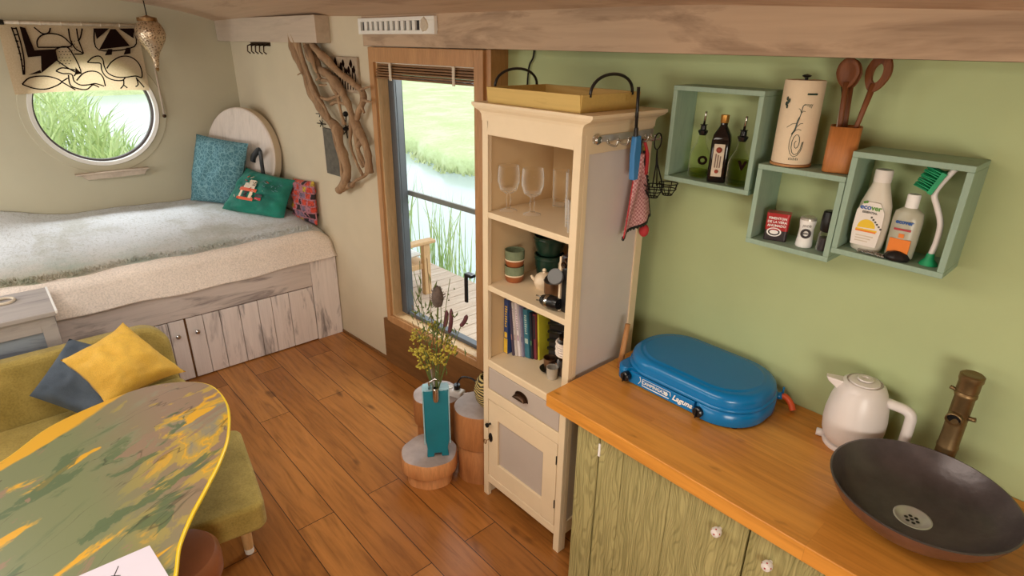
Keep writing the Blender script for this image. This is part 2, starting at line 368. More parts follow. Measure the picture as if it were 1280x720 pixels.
M['brownmetal'] = metal('pewter', C(150, 120, 98), .35, .2)
M['deck'] = wood('deck_boards', C(186, 160, 138), C(206, 184, 164), 'y', 4, .8, .1, 8, knots=False)
M['chairwood'] = wood('garden_chair_wood', C(190, 150, 104), C(210, 172, 128), 'z', 6, .7, .05, 10, knots=False)
M['brushgreen'] = paint('brush_green', C(20, 150, 96), .5, .25, 30)
M['bluelighter'] = paint('lighter_blue', C(64, 130, 190), .35, .06)
M['yellow'] = paint('yellow_cloth', C(220, 190, 40), .7, .1)
M['redbit'] = paint('red_cloth', C(190, 50, 56), .7, .15)
M['slate'] = paint('slate', C(96, 92, 82), .8, .3, 25, .3)
M['driftwood'] = wood('driftwood', C(140, 108, 78), C(186, 152, 116), 'z', 9, .85, .9, 7)
M['weathered'] = paint('weathered_panel', C(170, 150, 126), .8, .25, 20, .2)
M['greyprint'] = paint('grey_print', C(110, 84, 70), .6, .1)
M['stem'] = paint('stem_green', C(96, 110, 50), .7, .2, 20)
M['dryblade'] = paint('dry_stalk', C(120, 96, 60), .8, .25, 20)
M['dill'] = paint('dill_yellow', C(184, 168, 62), .8, .25, 40)
M['spike'] = paint('dark_spike', C(92, 50, 56), .8, .25, 40)
M['teasel'] = paint('teasel_grey', C(98, 84, 76), .9, .3, 60)
M['ink'] = paint('dark_ink', C(30, 18, 14), .9, .15, spec=0)

def floor_mat():
    k = N('oak_floor')
    v = k.co((1, 1, 1), (0, 0, 0), (.13, .05, 0))
    br = k.n('ShaderNodeTexBrick'); k.l(v, br.inputs['Vector'])
    br.offset = .37; br.inputs['Scale'].default_value = 1; br.inputs['Brick Width'].default_value = 1.55; br.inputs['Row Height'].default_value = .186
    br.inputs['Mortar Size'].default_value = .0022; br.inputs['Mortar Smooth'].default_value = .2
    br.inputs['Color1'].default_value = (.0, .0, .0, 1); br.inputs['Color2'].default_value = (1, 1, 1, 1); br.inputs['Mortar'].default_value = (.5, .5, .5, 1)
    base = k.ramp(br.outputs['Color'], [(0, C(152, 96, 44)), (.5, C(168, 108, 52)), (1, C(182, 122, 62))])
    off = k.n('ShaderNodeVectorMath', operation='MULTIPLY_ADD'); k.l(br.outputs['Color'], off.inputs[0]); off.inputs[1].default_value = (7, 3, 0)
    k.l(k.co((.9, 11, 11)), off.inputs[2])
    g = k.noise(off.outputs[0], 2.4, 6, .62, 1.2)
    base = k.mix(.75, base, k.ramp(g, [(.3, (.42, .36, .32, 1)), (.5, (.86, .84, .8, 1)), (.7, (1.12, 1.1, 1.06, 1))]), 'MULTIPLY')
    kn = k.noise(k.co((3.2, 7.5, 1)), 1.3, 2, .5)
    base = k.mix(k.ramp(kn, [(.66, (0, 0, 0, 1)), (.78, (.8, .8, .8, 1))]), base, C(62, 32, 16))
    base = k.mix(br.outputs['Fac'], base, C(52, 28, 14))
    k.col(base); k.rough(.3)
    k.bump(g, .05, .003)
    return k.m
def counter_mat():
    k = N('oak_worktop')
    br = k.n('ShaderNodeTexBrick'); k.l(k.co((1, 1, 1), (0, 0, 0), (.35, .13, 0)), br.inputs['Vector'])
    br.offset = .45; br.inputs['Scale'].default_value = 1; br.inputs['Brick Width'].default_value = 1.35; br.inputs['Row Height'].default_value = .165
    br.inputs['Mortar Size'].default_value = .0008; br.inputs['Color1'].default_value = (0, 0, 0, 1); br.inputs['Color2'].default_value = (1, 1, 1, 1); br.inputs['Mortar'].default_value = (.3, .3, .3, 1)
    base = k.ramp(br.outputs['Color'], [(0, C(196, 124, 46)), (1, C(226, 158, 72))])
    off = k.n('ShaderNodeVectorMath', operation='MULTIPLY_ADD'); k.l(br.outputs['Color'], off.inputs[0]); off.inputs[1].default_value = (5, 3, 0)
    k.l(k.co((1.2, 16, 16)), off.inputs[2])
    g = k.noise(off.outputs[0], 2.2, 6, .6, .8)
    base = k.mix(.6, base, k.ramp(g, [(.3, (.55, .47, .4, 1)), (.55, (.95, .94, .9, 1)), (.75, (1.1, 1.1, 1.08, 1))]), 'MULTIPLY')
    kn = k.noise(k.co((6, 13, 5)), 1.2, 2, .5)
    base = k.mix(k.ramp(kn, [(.68, (0, 0, 0, 1)), (.78, (.8, .8, .8, 1))]), base, C(92, 46, 18))
    k.col(base); k.rough(.3)
    return k.m
def _shift(k, v, a):
    m = k.n('ShaderNodeMath', operation='ADD'); k.l(v, m.inputs[0]); m.inputs[1].default_value = a; return m.outputs[0]
def table_mat():
    k = N('painted_table')
    R = (0, 0, math.radians(-117))          # local x now runs along the brush strokes
    gb, gd, mv, ye, oc, gr = C(112, 118, 84), C(78, 96, 66), C(136, 112, 92), C(206, 154, 38), C(170, 142, 68), C(134, 126, 104)
    sep = k.n('ShaderNodeSeparateXYZ'); k.l(k.co((1, 1, 1)), sep.inputs[0])
    # greener towards the front-left of the room, mauve and ochre towards the sofa end
    mr = k.n('ShaderNodeMapRange'); k.l(sep.outputs[1], mr.inputs[0]); mr.inputs[1].default_value = .30; mr.inputs[2].default_value = .62
    n = k.noise(k.co2(R, (1.7, 3.6, 1), (.3, .2, 0)), 1.0, 6, .6, .6)
    far = k.ramp(n, [(.0, gb), (.38, gb), (.40, gr), (.45, mv), (.52, mv), (.535, oc), (.575, oc), (.59, ye), (.61, oc), (.65, gr), (.75, mv)])
    near = k.ramp(n, [(.0, gd), (.36, gd), (.41, gb), (.585, gb), (.60, oc), (.61, ye), (.655, ye), (.67, mv), (.75, gb)])
    c = k.mix(mr.outputs[0], near, far)
    n2 = k.noise(k.co2(R, (2.3, 5.0, 1), (2.1, 5.2, 0)), 1.0, 5, .5, .4)
    c = k.mix(k.ramp(n2, [(.605, (0, 0, 0, 1)), (.62, (1, 1, 1, 1))]), c, ye)
    n3 = k.noise(k.co2(R, (2.6, 6, 1), (7.7, 1.2, 0)), 1.0, 5, .6, .6)
    c = k.mix(k.ramp(n3, [(.59, (0, 0, 0, 1)), (.61, (.85, .85, .85, 1))]), c, gd)
    n4 = k.noise(k.co2(R, (3.2, 9, 1), (1.7, 9.2, 0)), 1.0, 5, .65, .8)
    c = k.mix(k.ramp(n4, [(.60, (0, 0, 0, 1)), (.615, (.9, .9, .9, 1))]), c, mv)
    dt = k.n('ShaderNodeVectorMath', operation='DOT_PRODUCT'); k.l(k.co((1, 1, 1)), dt.inputs[0]); dt.inputs[1].default_value = (.845, .535, 0)
    nn = k.noise(k.co2(R, (3, 9, 1), (5, 5, 0)), 1.0, 4)
    sm = k.n('ShaderNodeMath', operation='MULTIPLY_ADD'); k.l(nn, sm.inputs[0]); sm.inputs[1].default_value = -.10; k.l(dt.outputs['Value'], sm.inputs[2])
    c = k.mix(k.ramp(sm.outputs[0], [(0, (0, 0, 0, 1)), (1, (0, 0, 0, 1))]) if False else k.ramp(_shift(k, sm.outputs[0], .352), [(.0, (1, 1, 1, 1)), (.012, (0, 0, 0, 1))]), c, ye)
    wv = k.noise(k.co2(R, (1.6, 7, 1), (4, 2, 0)), 1.0, 3, .5, .5)
    crack = k.ramp(wv, [(.494, (0, 0, 0, 1)), (.499, (.85, .85, .85, 1)), (.504, (0, 0, 0, 1))])
    gate = k.ramp(k.noise(k.co2(R, (4, 4, 1)), 1, 2), [(.45, (0, 0, 0, 1)), (.55, (1, 1, 1, 1))])
    c = k.mix(k.mix(1.0, crack, gate, 'MULTIPLY'), c, C(46, 40, 30))
    k.col(c); k.rough(.38)
    return k.m
def green_door():
    k = N('green_rough_wood')
    w = k.n('ShaderNodeTexWave'); w.wave_type = 'BANDS'; w.bands_direction = 'X'
    dn = k.noise(k.co((3, 3, .8)), 1.5, 3)
    v = k.n('ShaderNodeVectorMath', operation='MULTIPLY_ADD'); k.l(dn, v.inputs[0]); v.inputs[1].default_value = (.35, .0, .0); k.l(k.co((1, 1, .12)), v.inputs[2])
    k.l(v.outputs[0], w.inputs['Vector']); w.inputs['Scale'].default_value = 26; w.inputs['Distortion'].default_value = 2.2; w.inputs['Detail'].default_value = 3; w.inputs['Detail Scale'].default_value = 2
    fine = k.noise(k.co((140, 140, 5)), 1, 3, .7)
    c = k.ramp(fine, [(.3, C(136, 128, 80)), (.6, C(176, 164, 110))])
    c = k.mix(.55, c, k.ramp(w.outputs[0], [(.0, (.55, .55, .5, 1)), (.35, (1, 1, 1, 1))]), 'MULTIPLY')
    k.col(c); k.rough(.7)
    mixh = k.mix(.5, w.outputs[0], fine)
    k.bump(mixh, .5, .006)
    return k.m
def bedspread_mat():
    k = N('bedspread_weave')
    n = k.noise(k.co((1.2, 1.2, 1.2), (0, 0, 0), (.4, 2.2, 0)), 1.6, 5, .65)
    f = k.noise(k.co((1, 1, 1)), 150, 3, .7)
    c = k.ramp(n, [(.34, C(196, 198, 192)), (.44, C(210, 212, 210)), (.52, C(226, 230, 234)), (.7, C(234, 238, 242))])
    g = k.n('ShaderNodeSeparateXYZ'); k.l(k.co(), g.inputs[0])
    ed = k.n('ShaderNodeMapRange'); k.l(g.outputs[0], ed.inputs[0]); ed.inputs[1].default_value = -4.62; ed.inputs[2].default_value = -4.15
    ly = k.n('ShaderNodeMapRange'); k.l(g.outputs[1], ly.inputs[0]); ly.inputs[1].default_value = 1.3; ly.inputs[2].default_value = .2; ly.inputs[3].default_value = .25
    mm = k.n('ShaderNodeMath', operation='MULTIPLY'); k.l(ed.outputs[0], mm.inputs[0]); k.l(ly.outputs[0], mm.inputs[1])
    c = k.mix(mm.outputs[0], c, k.ramp(k.noise(k.co((3, 3, 3)), 2, 4, .7), [(.35, C(140, 150, 126)), (.6, C(180, 170, 150))]))
    sp = k.noise(k.co((30, 60, 30)), 1, 3, .8)
    c = k.mix(k.ramp(sp, [(.52, (0, 0, 0, 1)), (.62, (.3, .3, .3, 1))]), c, C(150, 150, 132))
    c = k.mix(.35, c, k.ramp(f, [(.3, (.5, .5, .5, 1)), (.6, (1, 1, 1, 1))]), 'MULTIPLY')
    # mossy fringe towards the front edge
    k.col(c); k.rough(.95); k.bump(f, .6, .006); return k.m
def voro_fabric(name, c1, c2, scale, axis_rot=(0, 0, 0), th=.1):
    k = N(name)
    v = k.n('ShaderNodeTexVoronoi', feature='DISTANCE_TO_EDGE'); k.l(k.co((1, 1, 1.0), axis_rot), v.inputs['Vector']); v.inputs['Scale'].default_value = scale
    n = k.noise(k.co(), 90, 3, .7)
    c = k.ramp(v.outputs[0], [(.02, c1), (th, c2)])
    c = k.mix(k.ramp(n, [(.4, (0, 0, 0, 1)), (.62, (.6, .6, .6, 1))]), c, c1)
    k.col(c); k.rough(.85); return k.m
def multi_fabric():
    k = N('patchwork_fabric')
    br = k.n('ShaderNodeTexBrick'); k.l(k.co((1, 1, 1), (PI/2, 0, 0)), br.inputs['Vector']); br.inputs['Scale'].default_value = 1
    br.inputs['Brick Width'].default_value = .055; br.inputs['Row Height'].default_value = .05; br.inputs['Mortar Size'].default_value = .006
    br.inputs['Color1'].default_value = (0, 0, 0, 1); br.inputs['Color2'].default_value = (1, 1, 1, 1); br.inputs['Mortar'].default_value = (.45, .45, .45, 1)
    c = k.ramp(br.outputs['Color'], [(0, C(40, 30, 32)), (.22, C(200, 70, 50)), (.42, C(170, 110, 120)), (.58, C(120, 100, 120)), (.72, C(196, 160, 50)), (.88, C(206, 90, 60))], 'CONSTANT')
    n = k.noise(k.co(), 60, 3)
    c = k.mix(k.ramp(n, [(.5, (0, 0, 0, 1)), (.62, (.6, .6, .6, 1))]), c, C(60, 40, 40))
    k.col(c); k.rough(.9); return k.m
def towel_mat():
    return paint('kitchen_paper', C(226, 206, 176), .85, .03, 60, .12)
def mitt_mat():
    k = N('pink_checked_cloth')
    ck = k.n('ShaderNodeTexChecker'); k.l(k.co((1, 1, 1), (.0, .0, .4)), ck.inputs['Vector']); ck.inputs['Scale'].default_value = 130
    ck.inputs['Color1'].default_value = C(216, 170, 170); ck.inputs['Color2'].default_value = C(176, 112, 118)
    n = k.noise(k.co(), 16, 3)
    k.col(k.mix(k.ramp(n, [(.68, (0, 0, 0, 1)), (.72, (1, 1, 1, 1))]), ck.outputs[0], C(110, 40, 50))); k.rough(.9); return k.m
def zig_mat():
    k = N('woven_zigzag')
    w = k.n('ShaderNodeTexWave'); w.wave_type = 'BANDS'; w.bands_direction = 'Z'; k.l(k.co((1, 1, 1)), w.inputs['Vector'])
    w.inputs['Scale'].default_value = 22; w.inputs['Distortion'].default_value = 6; w.inputs['Detail'].default_value = 1
    k.col(k.ramp(w.outputs[0], [(.45, C(40, 34, 26)), (.55, C(206, 184, 120))])); k.rough(.8); return k.m
def lantern_mat():
    k = N('pierced_metal')
    v = k.n('ShaderNodeTexVoronoi', feature='F1'); k.l(k.co(), v.inputs['Vector']); v.inputs['Scale'].default_value = 70
    k.col(k.ramp(v.outputs[0], [(.2, C(96, 74, 58)), (.45, C(206, 182, 152))])); k.rough(.35); k.p.inputs['Metallic'].default_value = .8
    k.bump(v.outputs[0], .5, .004); return k.m
def grass_mat(name, c1, c2, c3):
    k = N(name); a = k.noise(k.co((1, 1, 1)), .9, 6, .7); b = k.noise(k.co((6, 6, 6)), 2, 4, .7)
    c = k.ramp(a, [(.3, c1), (.5, c2), (.7, c3)]); c = k.mix(.4, c, k.ramp(b, [(.3, (.6, .6, .5, 1)), (.6, (1, 1, 1, 1))]), 'MULTIPLY')
    k.col(c); k.rough(1); k.p.inputs['Specular IOR Level'].default_value = 0; return k.m
def water_mat():
    k = N('canal_water'); k.col(C(176, 188, 190)); k.rough(.16); k.p.inputs['IOR'].default_value = 1.6
    k.p.inputs['Specular IOR Level'].default_value = 1.0
    k.bump(k.noise(k.co((1, 2.5, 1)), 3, 3), .08, .02); return k.m
M['floor'] = floor_mat(); M['counter'] = counter_mat(); M['table'] = table_mat(); M['gdoor'] = green_door(); M['bedspread'] = bedspread_mat()
M['teal_cushion'] = voro_fabric('teal_print', C(112, 152, 158), C(50, 98, 110), 30)
M['emerald'] = fabric('emerald_cloth', C(10, 128, 106), .75, .3, 260, .1, C(0, 92, 78), 6)
M['multi'] = multi_fabric(); M['towel'] = towel_mat(); M['mitt'] = mitt_mat(); M['zig'] = zig_mat(); M['lantern'] = lantern_mat()
M['blanket'] = fabric('cream_wool', C(244, 230, 218), .95, .06, 110, .6)
k = N('printed_linen'); k.col(k.ramp(k.noise(k.co((30, 30, 30)), 4, 3), [(.3, C(186, 164, 132)), (.7, C(204, 184, 152))])); k.rough(.9)
tl_ = k.n('ShaderNodeBsdfTranslucent'); tl_.inputs[0].default_value = C(226, 200, 160); mx_ = k.n('ShaderNodeMixShader'); mx_.inputs[0].default_value = .3
k.l(k.p.outputs[0], mx_.inputs[1]); k.l(tl_.outputs[0], mx_.inputs[2]); k.l(mx_.outputs[0], k.out.inputs[0]); M['cloth'] = k.m
M['whitewash'] = worn('whitewashed_planks', C(240, 230, 226), C(146, 138, 138), 'z', .53, .75, .7)
M['whitewash_x'] = worn('whitewashed_rail', C(196, 182, 172), C(134, 122, 118), 'x', .53, .75, .7)
M['whitewash_y'] = worn('whitewashed_rail_y', C(216, 204, 198), C(146, 136, 134), 'y', .5, .75, .7)
M['greyblue'] = worn('grey_washed_chest', C(172, 164, 160), C(120, 116, 120), 'y', .5, .6, .65)
M['bluewash'] = worn('blue_washed_panel', C(150, 160, 172), C(96, 100, 116), 'y', .47, .5, .65)
M['disc'] = worn('white_disc', C(224, 210, 198), C(206, 192, 180), 'z', .5, 1, .6)
M['disc_edge'] = paint('disc_edge', C(206, 188, 164), .7, .06)
M['meadow'] = grass_mat('meadow', C(196, 208, 150), C(206, 218, 164), C(224, 232, 190))
M['bank'] = grass_mat('bank', C(176, 186, 136), C(196, 204, 150), C(214, 218, 174))
M['reed'] = grass_mat('reed', C(150, 178, 104), C(182, 204, 134), C(216, 228, 176))
M['scrub'] = grass_mat('scrub', C(186, 208, 140), C(206, 222, 164), C(232, 238, 206))
M['hedge'] = grass_mat('hedge', C(96, 116, 72), C(120, 140, 90), C(150, 166, 110))
M['water'] = water_mat()
# ================================================================== THE SETTING
def top(name, mb, mat, **k): return struct(mb.build(name, mat, None, **k))
top('floor', MB().box(-5.6, 1.7, -1.55, 2.3, -.08, 0), M['floor'])
# arched ceiling: a shallow barrel whose haunches drop a little differently along the room
def cz(x, y):
    ks = [(-5.6, .062), (-4.6, .045), (-3.9, .036), (-1.2, .039), (-.3, .051), (1.8, .06)]
    a = ks[-1][1]
    for (x0, a0), (x1, a1) in zip(ks, ks[1:]):
        if x <= x1:
            a = a0+(a1-a0)*max(0, (x-x0))/(x1-x0); break
    return 2.42-a*abs(y-.35)**3
mb = MB()
mb.grid(lambda a, b: (-5.6+7.3*a, -1.55+3.85*b, cz(-5.6+7.3*a, -1.55+3.85*b)), 36, 40)
mb.grid(lambda a, b: (-5.6+7.3*a, -1.55+3.85*b, cz(-5.6+7.3*a, -1.55+3.85*b)+.06), 36, 40)
top('ceiling', mb, M['ceil'])
# end wall with the round opening
PC = (.742, 1.655); PR = .392
def wall_fan(mb, x, r, y0, y1, z0, z1, n=96):
    angs = sorted([2*PI*i/n for i in range(n)]+[math.atan2(z-PC[1], y-PC[0]) % (2*PI) for y in (y0, y1) for z in (z0, z1)])
    inn = []; out = []
    for a in angs:
        c, s_ = math.cos(a), math.sin(a)
        t = min(((y1 if c > 0 else y0)-PC[0])/c if abs(c) > 1e-9 else 1e9, ((z1 if s_ > 0 else z0)-PC[1])/s_ if abs(s_) > 1e-9 else 1e9)
        inn.append((x, PC[0]+r*c, PC[1]+r*s_)); out.append((x, PC[0]+t*c, PC[1]+t*s_))
    m = len(angs)
    mb.add(inn+out, [(i, (i+1) % m, m+(i+1) % m, m+i) for i in range(m)])
mb = MB(); wall_fan(mb, -5.4, PR, -1.55, 1.9, -.05, 2.55); wall_fan(mb, -5.52, PR, -1.55, 1.9, -.05, 2.55)
mb.add([(x, PC[0]+PR*math.cos(2*PI*i/96), PC[1]+PR*math.sin(2*PI*i/96)) for x in (-5.4, -5.52) for i in range(96)], [(i, (i+1) % 96, 96+(i+1) % 96, 96+i) for i in range(96)], 0, True)
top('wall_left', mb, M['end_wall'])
# window wall (runs slightly skew) with the tall opening; parts in its own frame: u along, v outwards
WO = (-5.4, ywall(-5.4), 0)
def wfix(o): o.location = WO; o.rotation_euler = (0, 0, AW); return o
U = lambda x: (x+5.4)*math.sqrt(1+.06**2)
u0, u1 = U(-3.34), U(-2.345)
mb = MB(); E0, E1 = U(-5.55), u1+.034
mb.box(E0, u0+.03, 0, .12, -.05, 2.5); mb.box(u1-.03, E1, 0, .12, -.05, 2.5)
mb.box(u0+.03, u1-.03, 0, .12, 2.09, 2.5); mb.box(u0+.03, u1-.03, 0, .12, -.05, .38)
wfix(top('wall_back', mb, M['cream_wall']))
wfix(top('trim_4', MB().box(u1, u1+.037, -.012, .125, 0, 2.124), M['oakframe']))
top('wall_right', MB().box(-2.36, 1.7, YG, YG+.1, -.05, 2.5), M['green_wall'])
top('wall_front', MB().box(-5.6, 1.7, -1.55, -1.45, -.05, 2.6), M['cream_wall'])
top('wall_far', MB().box(1.6, 1.7, -1.55, 2.2, -.05, 2.6), M['cream_wall'])
# limewashed frieze board above window and kitchen
mb = MB(); mb.grid(lambda a, b: (-3.78+5.4*a, 1.883, 2.126+b*(cz(-3.78+5.4*a, 1.883)-2.126+.02)), 30, 2, smooth=False)
mb.box(-3.78, 1.62, 1.883, YG+.02, 2.126, 2.127)
mb.box(-3.78, 1.62, 1.905, YG+.02, 2.128, 2.20)
top('trim_1', mb, M['beam'])
# boxed bulkhead in the corner over the bed
mb = MB(); mb.box(0.0, U(-3.80), -.1, .0, 2.138, 2.30)
o = wfix(top('trim_2', mb, M['bulk'], bevel=.004))
# plank skirt below the window and small quarter-round along the wall foot
wfix(top('trim_3', MB().box(u0-.06, u1+.1, -.022, 0, 0, .345), M['skirt']))
wfix(top('baseboard_back', MB().box(U(-4.06), u0-.06, -.012, 0, 0, .02), M['skirt']))
# --- window_1: tall oak-framed window with rolled blind
W1 = thing('window_1', 'tall oak framed window with dark sash looking on the water', 'window', WO, rz=AW); struct(W1)
fw = .066
mb = MB(); mb.box(u0, u0+fw-.02, -.03, .03, .352, 2.122); mb.box(u1-fw, u1, -.03, .03, .352, 2.122)
mb.box(u0+fw-.02, u1-fw, -.03, .03, 2.04, 2.122); mb.box(u0+fw-.02, u1-fw, -.03, .03, .352, .40)
struct(mb.build('window_frame', M['oakframe'], W1, bevel=.004))
mb = MB(); mb.box(u0+.046, u0+.06, -.012, .075, .40, 2.04); mb.box(u1-.07, u1-.055, -.012, .075, .40, 2.04); mb.box(u0+.06, u1-.07, -.012, .10, .39, .412); mb.box(u0+.06, u1-.07, 0, .10, 2.03, 2.06)
struct(mb.build('reveal', M['oakpale'], W1))
mb = MB(); s0 = u0+.062; s1 = u1-.072
for a, b in ((s0, s0+.075), (s1-.06, s1)): mb.box(a, b, .055, .105, .40, 2.05)
mb.box(s0+.075, s1-.06, .055, .105, .405, .435); mb.box(s0+.075, s1-.06, .055, .105, 1.98, 2.05)
mb.box(s0+.062, s0+.078, .04, .055, .42, 2.03)
struct(mb.build('sash', M['sash'], W1, bevel=.004))
struct(MB().box(s0+.075, s1-.06, .098, .102, .435, 1.98).build('pane', M['pane'], W1))
mb = MB(); mb.box(s0+.05, s1-.02, .12, .14, 1.235, 1.268)
struct(mb.build('guard_rail', paint('guard_grey', C(128, 128, 124), .5), W1, bevel=.004))
mb = MB(); hx = U(-2.56); mb.box(hx-.012, hx+.012, .02, .034, .72, .90); mb.box(hx-.012, hx+.05, .02, .06, .885, .905)
struct(mb.build('handle', M['black'], W1, bevel=.004))
# --- window_2: porthole
W2 = thing('window_2', 'round porthole window above the bed', 'window', (-5.4, PC[0], PC[1])); struct(W2)
RX = Matrix.Translation((-5.4, PC[0], PC[1])) @ Matrix.Rotation(PI/2, 4, 'Y')
struct(MB().lathe([(.375, -.10), (.375, .012), (.40, .018), (.405, 0), (.405, -.004)], n=96, T=RX).build('window_frame', M['white_frame'], W2))
struct(MB().lathe([(.362, -.085), (.362, -.045), (.378, -.03)], n=96, T=RX).build('gasket', M['rubber'], W2))
struct(MB().lathe([(.0001, -.07), (.365, -.07)], n=96, T=RX).build('pane', M['pane'], W2))
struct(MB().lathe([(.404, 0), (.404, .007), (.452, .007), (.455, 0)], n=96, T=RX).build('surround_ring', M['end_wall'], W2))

# ================================================================== OUTSIDE
o = MB().box(-70, 12, 1.6, 60, -.62, -.5).build('canal_water', M['water']); tag(o, kind='structure')
mb = MB()
def medge(x): return 8.1-.04*(x+12)+.25*math.sin(x*1.3)+.12*math.sin(x*3.7)
mb.grid(lambda a, b: (-75+90*a, medge(-75+90*a)+b*b*52, -.52+(.34 if b > 0 else 0)*min(1, b*30)+.8*b+.06*mnoise.noise(Vector((a*90, b*60, 0)))), 160, 40)
tag(mb.build('meadow', M['meadow']), kind='structure')
mb = MB()
for i in range(1500):
    x = -30+34*random.random(); y = medge(x)+random.random()*.6-.25; h = .07+.12*random.random()
    mb.add([(x-.05, y, -.5), (x+.05, y, -.5), (x+random.uniform(-.1, .1), y+random.uniform(-.05, .1), -.5+h)], [(0, 1, 2)])
tag(mb.build('bank_grass', M['bank']), 'fringe of long grass along the far canal bank', 'grass', kind='stuff')
mb = MB(); mb.grid(lambda a, b: (-60+54*a, -14+15.6*b-(1.4*(1-a)), -.42+.14*mnoise.noise(Vector((a*40, b*14, 3)))), 50, 30)
tag(mb.build('near_bank', M['reed']), kind='structure')
def blade(mb, x, y, z, h, w, lean):
    dx, dy = random.gauss(0, lean), random.gauss(0, lean); a = random.random()*PI; cx, cy = math.cos(a)*w, math.sin(a)*w
    mb.add([(x-cx, y-cy, z), (x+cx, y+cy, z), (x+dx*.4-cx*.8, y+dy*.4-cy*.8, z+h*.6), (x+dx*.4+cx*.8, y+dy*.4+cy*.8, z+h*.6), (x+dx, y+dy, z+h)], [(0, 1, 3, 2), (2, 3, 4)])
mb = MB()
def vtop(y): return 1.75 if y < .80 else 1.75-1.75*(y-.80)          # scrub falls away towards the water on the right
for i in range(9000):
    x = random.uniform(-9.6, -7.2); y = random.uniform(-1.2, 1.95); t = vtop(y*(-5.4/x)*1.35)
    z = -.45+(max(-.2, t+.12*math.sin(x*7+y*5))+.45)*random.random()**.8
    blade(mb, x, y, z-.3, random.uniform(.2, .4), .011, .2)
tag(mb.build('waterside_scrub', M['scrub']), 'tall pale green scrub outside the round window', 'scrub', kind='stuff')
mb = MB()
for i in range(130):
    cx = random.choice([-7.1, -6.8, -6.5, -5.7, -5.5, -5.0]); x = cx+random.gauss(0, .13); y = 3.95+random.gauss(0, .14)
    blade(mb, x, y, -.5, random.uniform(.6, 1.25) if cx < -5.2 else random.uniform(.4, .8), .008, .16)
tag(mb.build('rushes', M['reed']), 'clump of rushes in the water beside the deck', 'rushes', kind='stuff')
mb = MB(); mb.grid(lambda a, b: (-36-40*a, 1.5+14*b, -.55+.9*min(1, a*14)+.5*a+.08*mnoise.noise(Vector((a*30, b*20, 8)))), 40, 24)
tag(mb.build('far_bank', M['bank']), kind='structure')
mb = MB()
for i in range(9):
    x = -44+2.2*i; mb.ball((x-14, 8+1.1*i+random.random(), .6), 2.0+random.random(), 8, sz=.6)
tag(mb.build('hedge', M['hedge']), 'distant hedge line across the water seen through the porthole', 'hedge', kind='stuff')
mb = MB(); x = -6.4
while x < -3.0:
    mb.box(x, x+.138, 2.12, 3.45, -.14, -.1); x += .146
mb.box(-6.4, -3.0, 2.2, 2.3, -.3, -.14); mb.box(-6.4, -3.0, 3.2, 3.3, -.5, -.14)
tag(mb.build('deck', M['deck'], bevel=.003), 'pale wooden plank deck outside the tall window', 'deck')
# garden chair on the deck, its back to the window side
gx, gy, gz = -4.73, 2.60, -.1
GC = thing('garden_chair', 'wooden slatted armchair on the deck beyond the window', 'chair', (gx, gy, gz), rz=PI/2)
for dx, dy in ((-.3, -.28), (.33, -.28), (-.3, .28), (.33, .28)):
    MB().box(dx-.035, dx+.035, dy-.03, dy+.03, 0, (.51 if dx > 0 else .78)).build('leg', M['chairwood'], GC, bevel=.004)
MB().box(-.33, .36, -.28, .28, .26, .31).build('seat', M['chairwood'], GC, bevel=.004)
for dy in (-.28, .28): MB().box(-.35, .42, dy-.05, dy+.05, .51, .54).build('armrest', M['chairwood'], GC, bevel=.006)
mb = MB()
for i in range(4): mb.box(-.34, -.31, -.26, .26, .36+.10*i, .43+.10*i)
mb.build('backrest', M['chairwood'], GC, bevel=.004)
mb = MB(); pillow(mb, (gx-.23, gy+.33, gz+.385), (gx+.23, gy+.33, gz+.385), (gx+.23, gy-.27, gz+.385), (gx-.23, gy-.27, gz+.385), .14)
tag(mb.build('seat_cushion', M['white']), 'white seat cushion lying on the garden chair outside', 'cushion')
# ================================================================== END WALL
BLD = thing('window_blind', 'printed linen blind with bird drawings over the porthole', 'blind', (-5.36, .7, 2.2))
mb = MB()
def clothpt(a, b):
    y = .31+.80*a-.02*(1-a)*b; z = 2.225-.44*b+.012*math.sin(a*3.2)*b
    if b > .5: y += (a-.5)*-.02*(b-.5)
    return (-5.365+.006*math.sin(a*19)*b+.004*math.sin(b*9), y, z)
mb.grid(clothpt, 40, 12)
def ribbon(pts, w):
    P = catmull([(0, p[0], p[1]) for p in pts], 5) if len(pts) > 2 else [Vector((0, p[0], p[1])) for p in pts]
    vs = []; n = len(P)
    for i, p in enumerate(P):
        t = (P[min(i+1, n-1)]-P[max(i-1, 0)]); t = t.normalized() if t.length else Vector((0, 1, 0)); q = Vector((0, -t.z, t.y))*w
        vs += [(-5.352, p.y+q.y, p.z+q.z), (-5.352, p.y-q.y, p.z-q.z)]
    mb.add(vs, [(2*i, 2*i+1, 2*i+3, 2*i+2) for i in range(n-1)], 1)
for l in BL: ribbon(l, .0042)
for l in BP: mb.add([(-5.351, y, z) for y, z in l], [tuple(range(len(l)))], 1)
for y, z in BD: mb.add([(-5.352, y-.004, z), (-5.352, y+.003, z-.004), (-5.352, y+.005, z+.004)], [(0, 1, 2)], 1)
mb.build('cloth', [M['cloth'], M['ink']], BLD)
mb = MB(); mb.tube([(-5.362, -.05, 2.236), (-5.362, 1.135, 2.236)], .011, 10)
for i in range(7): mb.tube([(-5.362, .42+i*.115, 2.236), (-5.362, .428+i*.115, 2.236)], .0135, 10)
mb.build('rod', M['label_tan'], BLD)
MB().tube([(-5.362, .10, 2.236), (-5.362, .345, 2.236)], .016, 10).build('grip', M['black'], BLD)
LN = thing('lantern', 'pierced brass teardrop lantern hanging by the porthole', 'lantern', (-5.1, 1.135, 1.96))
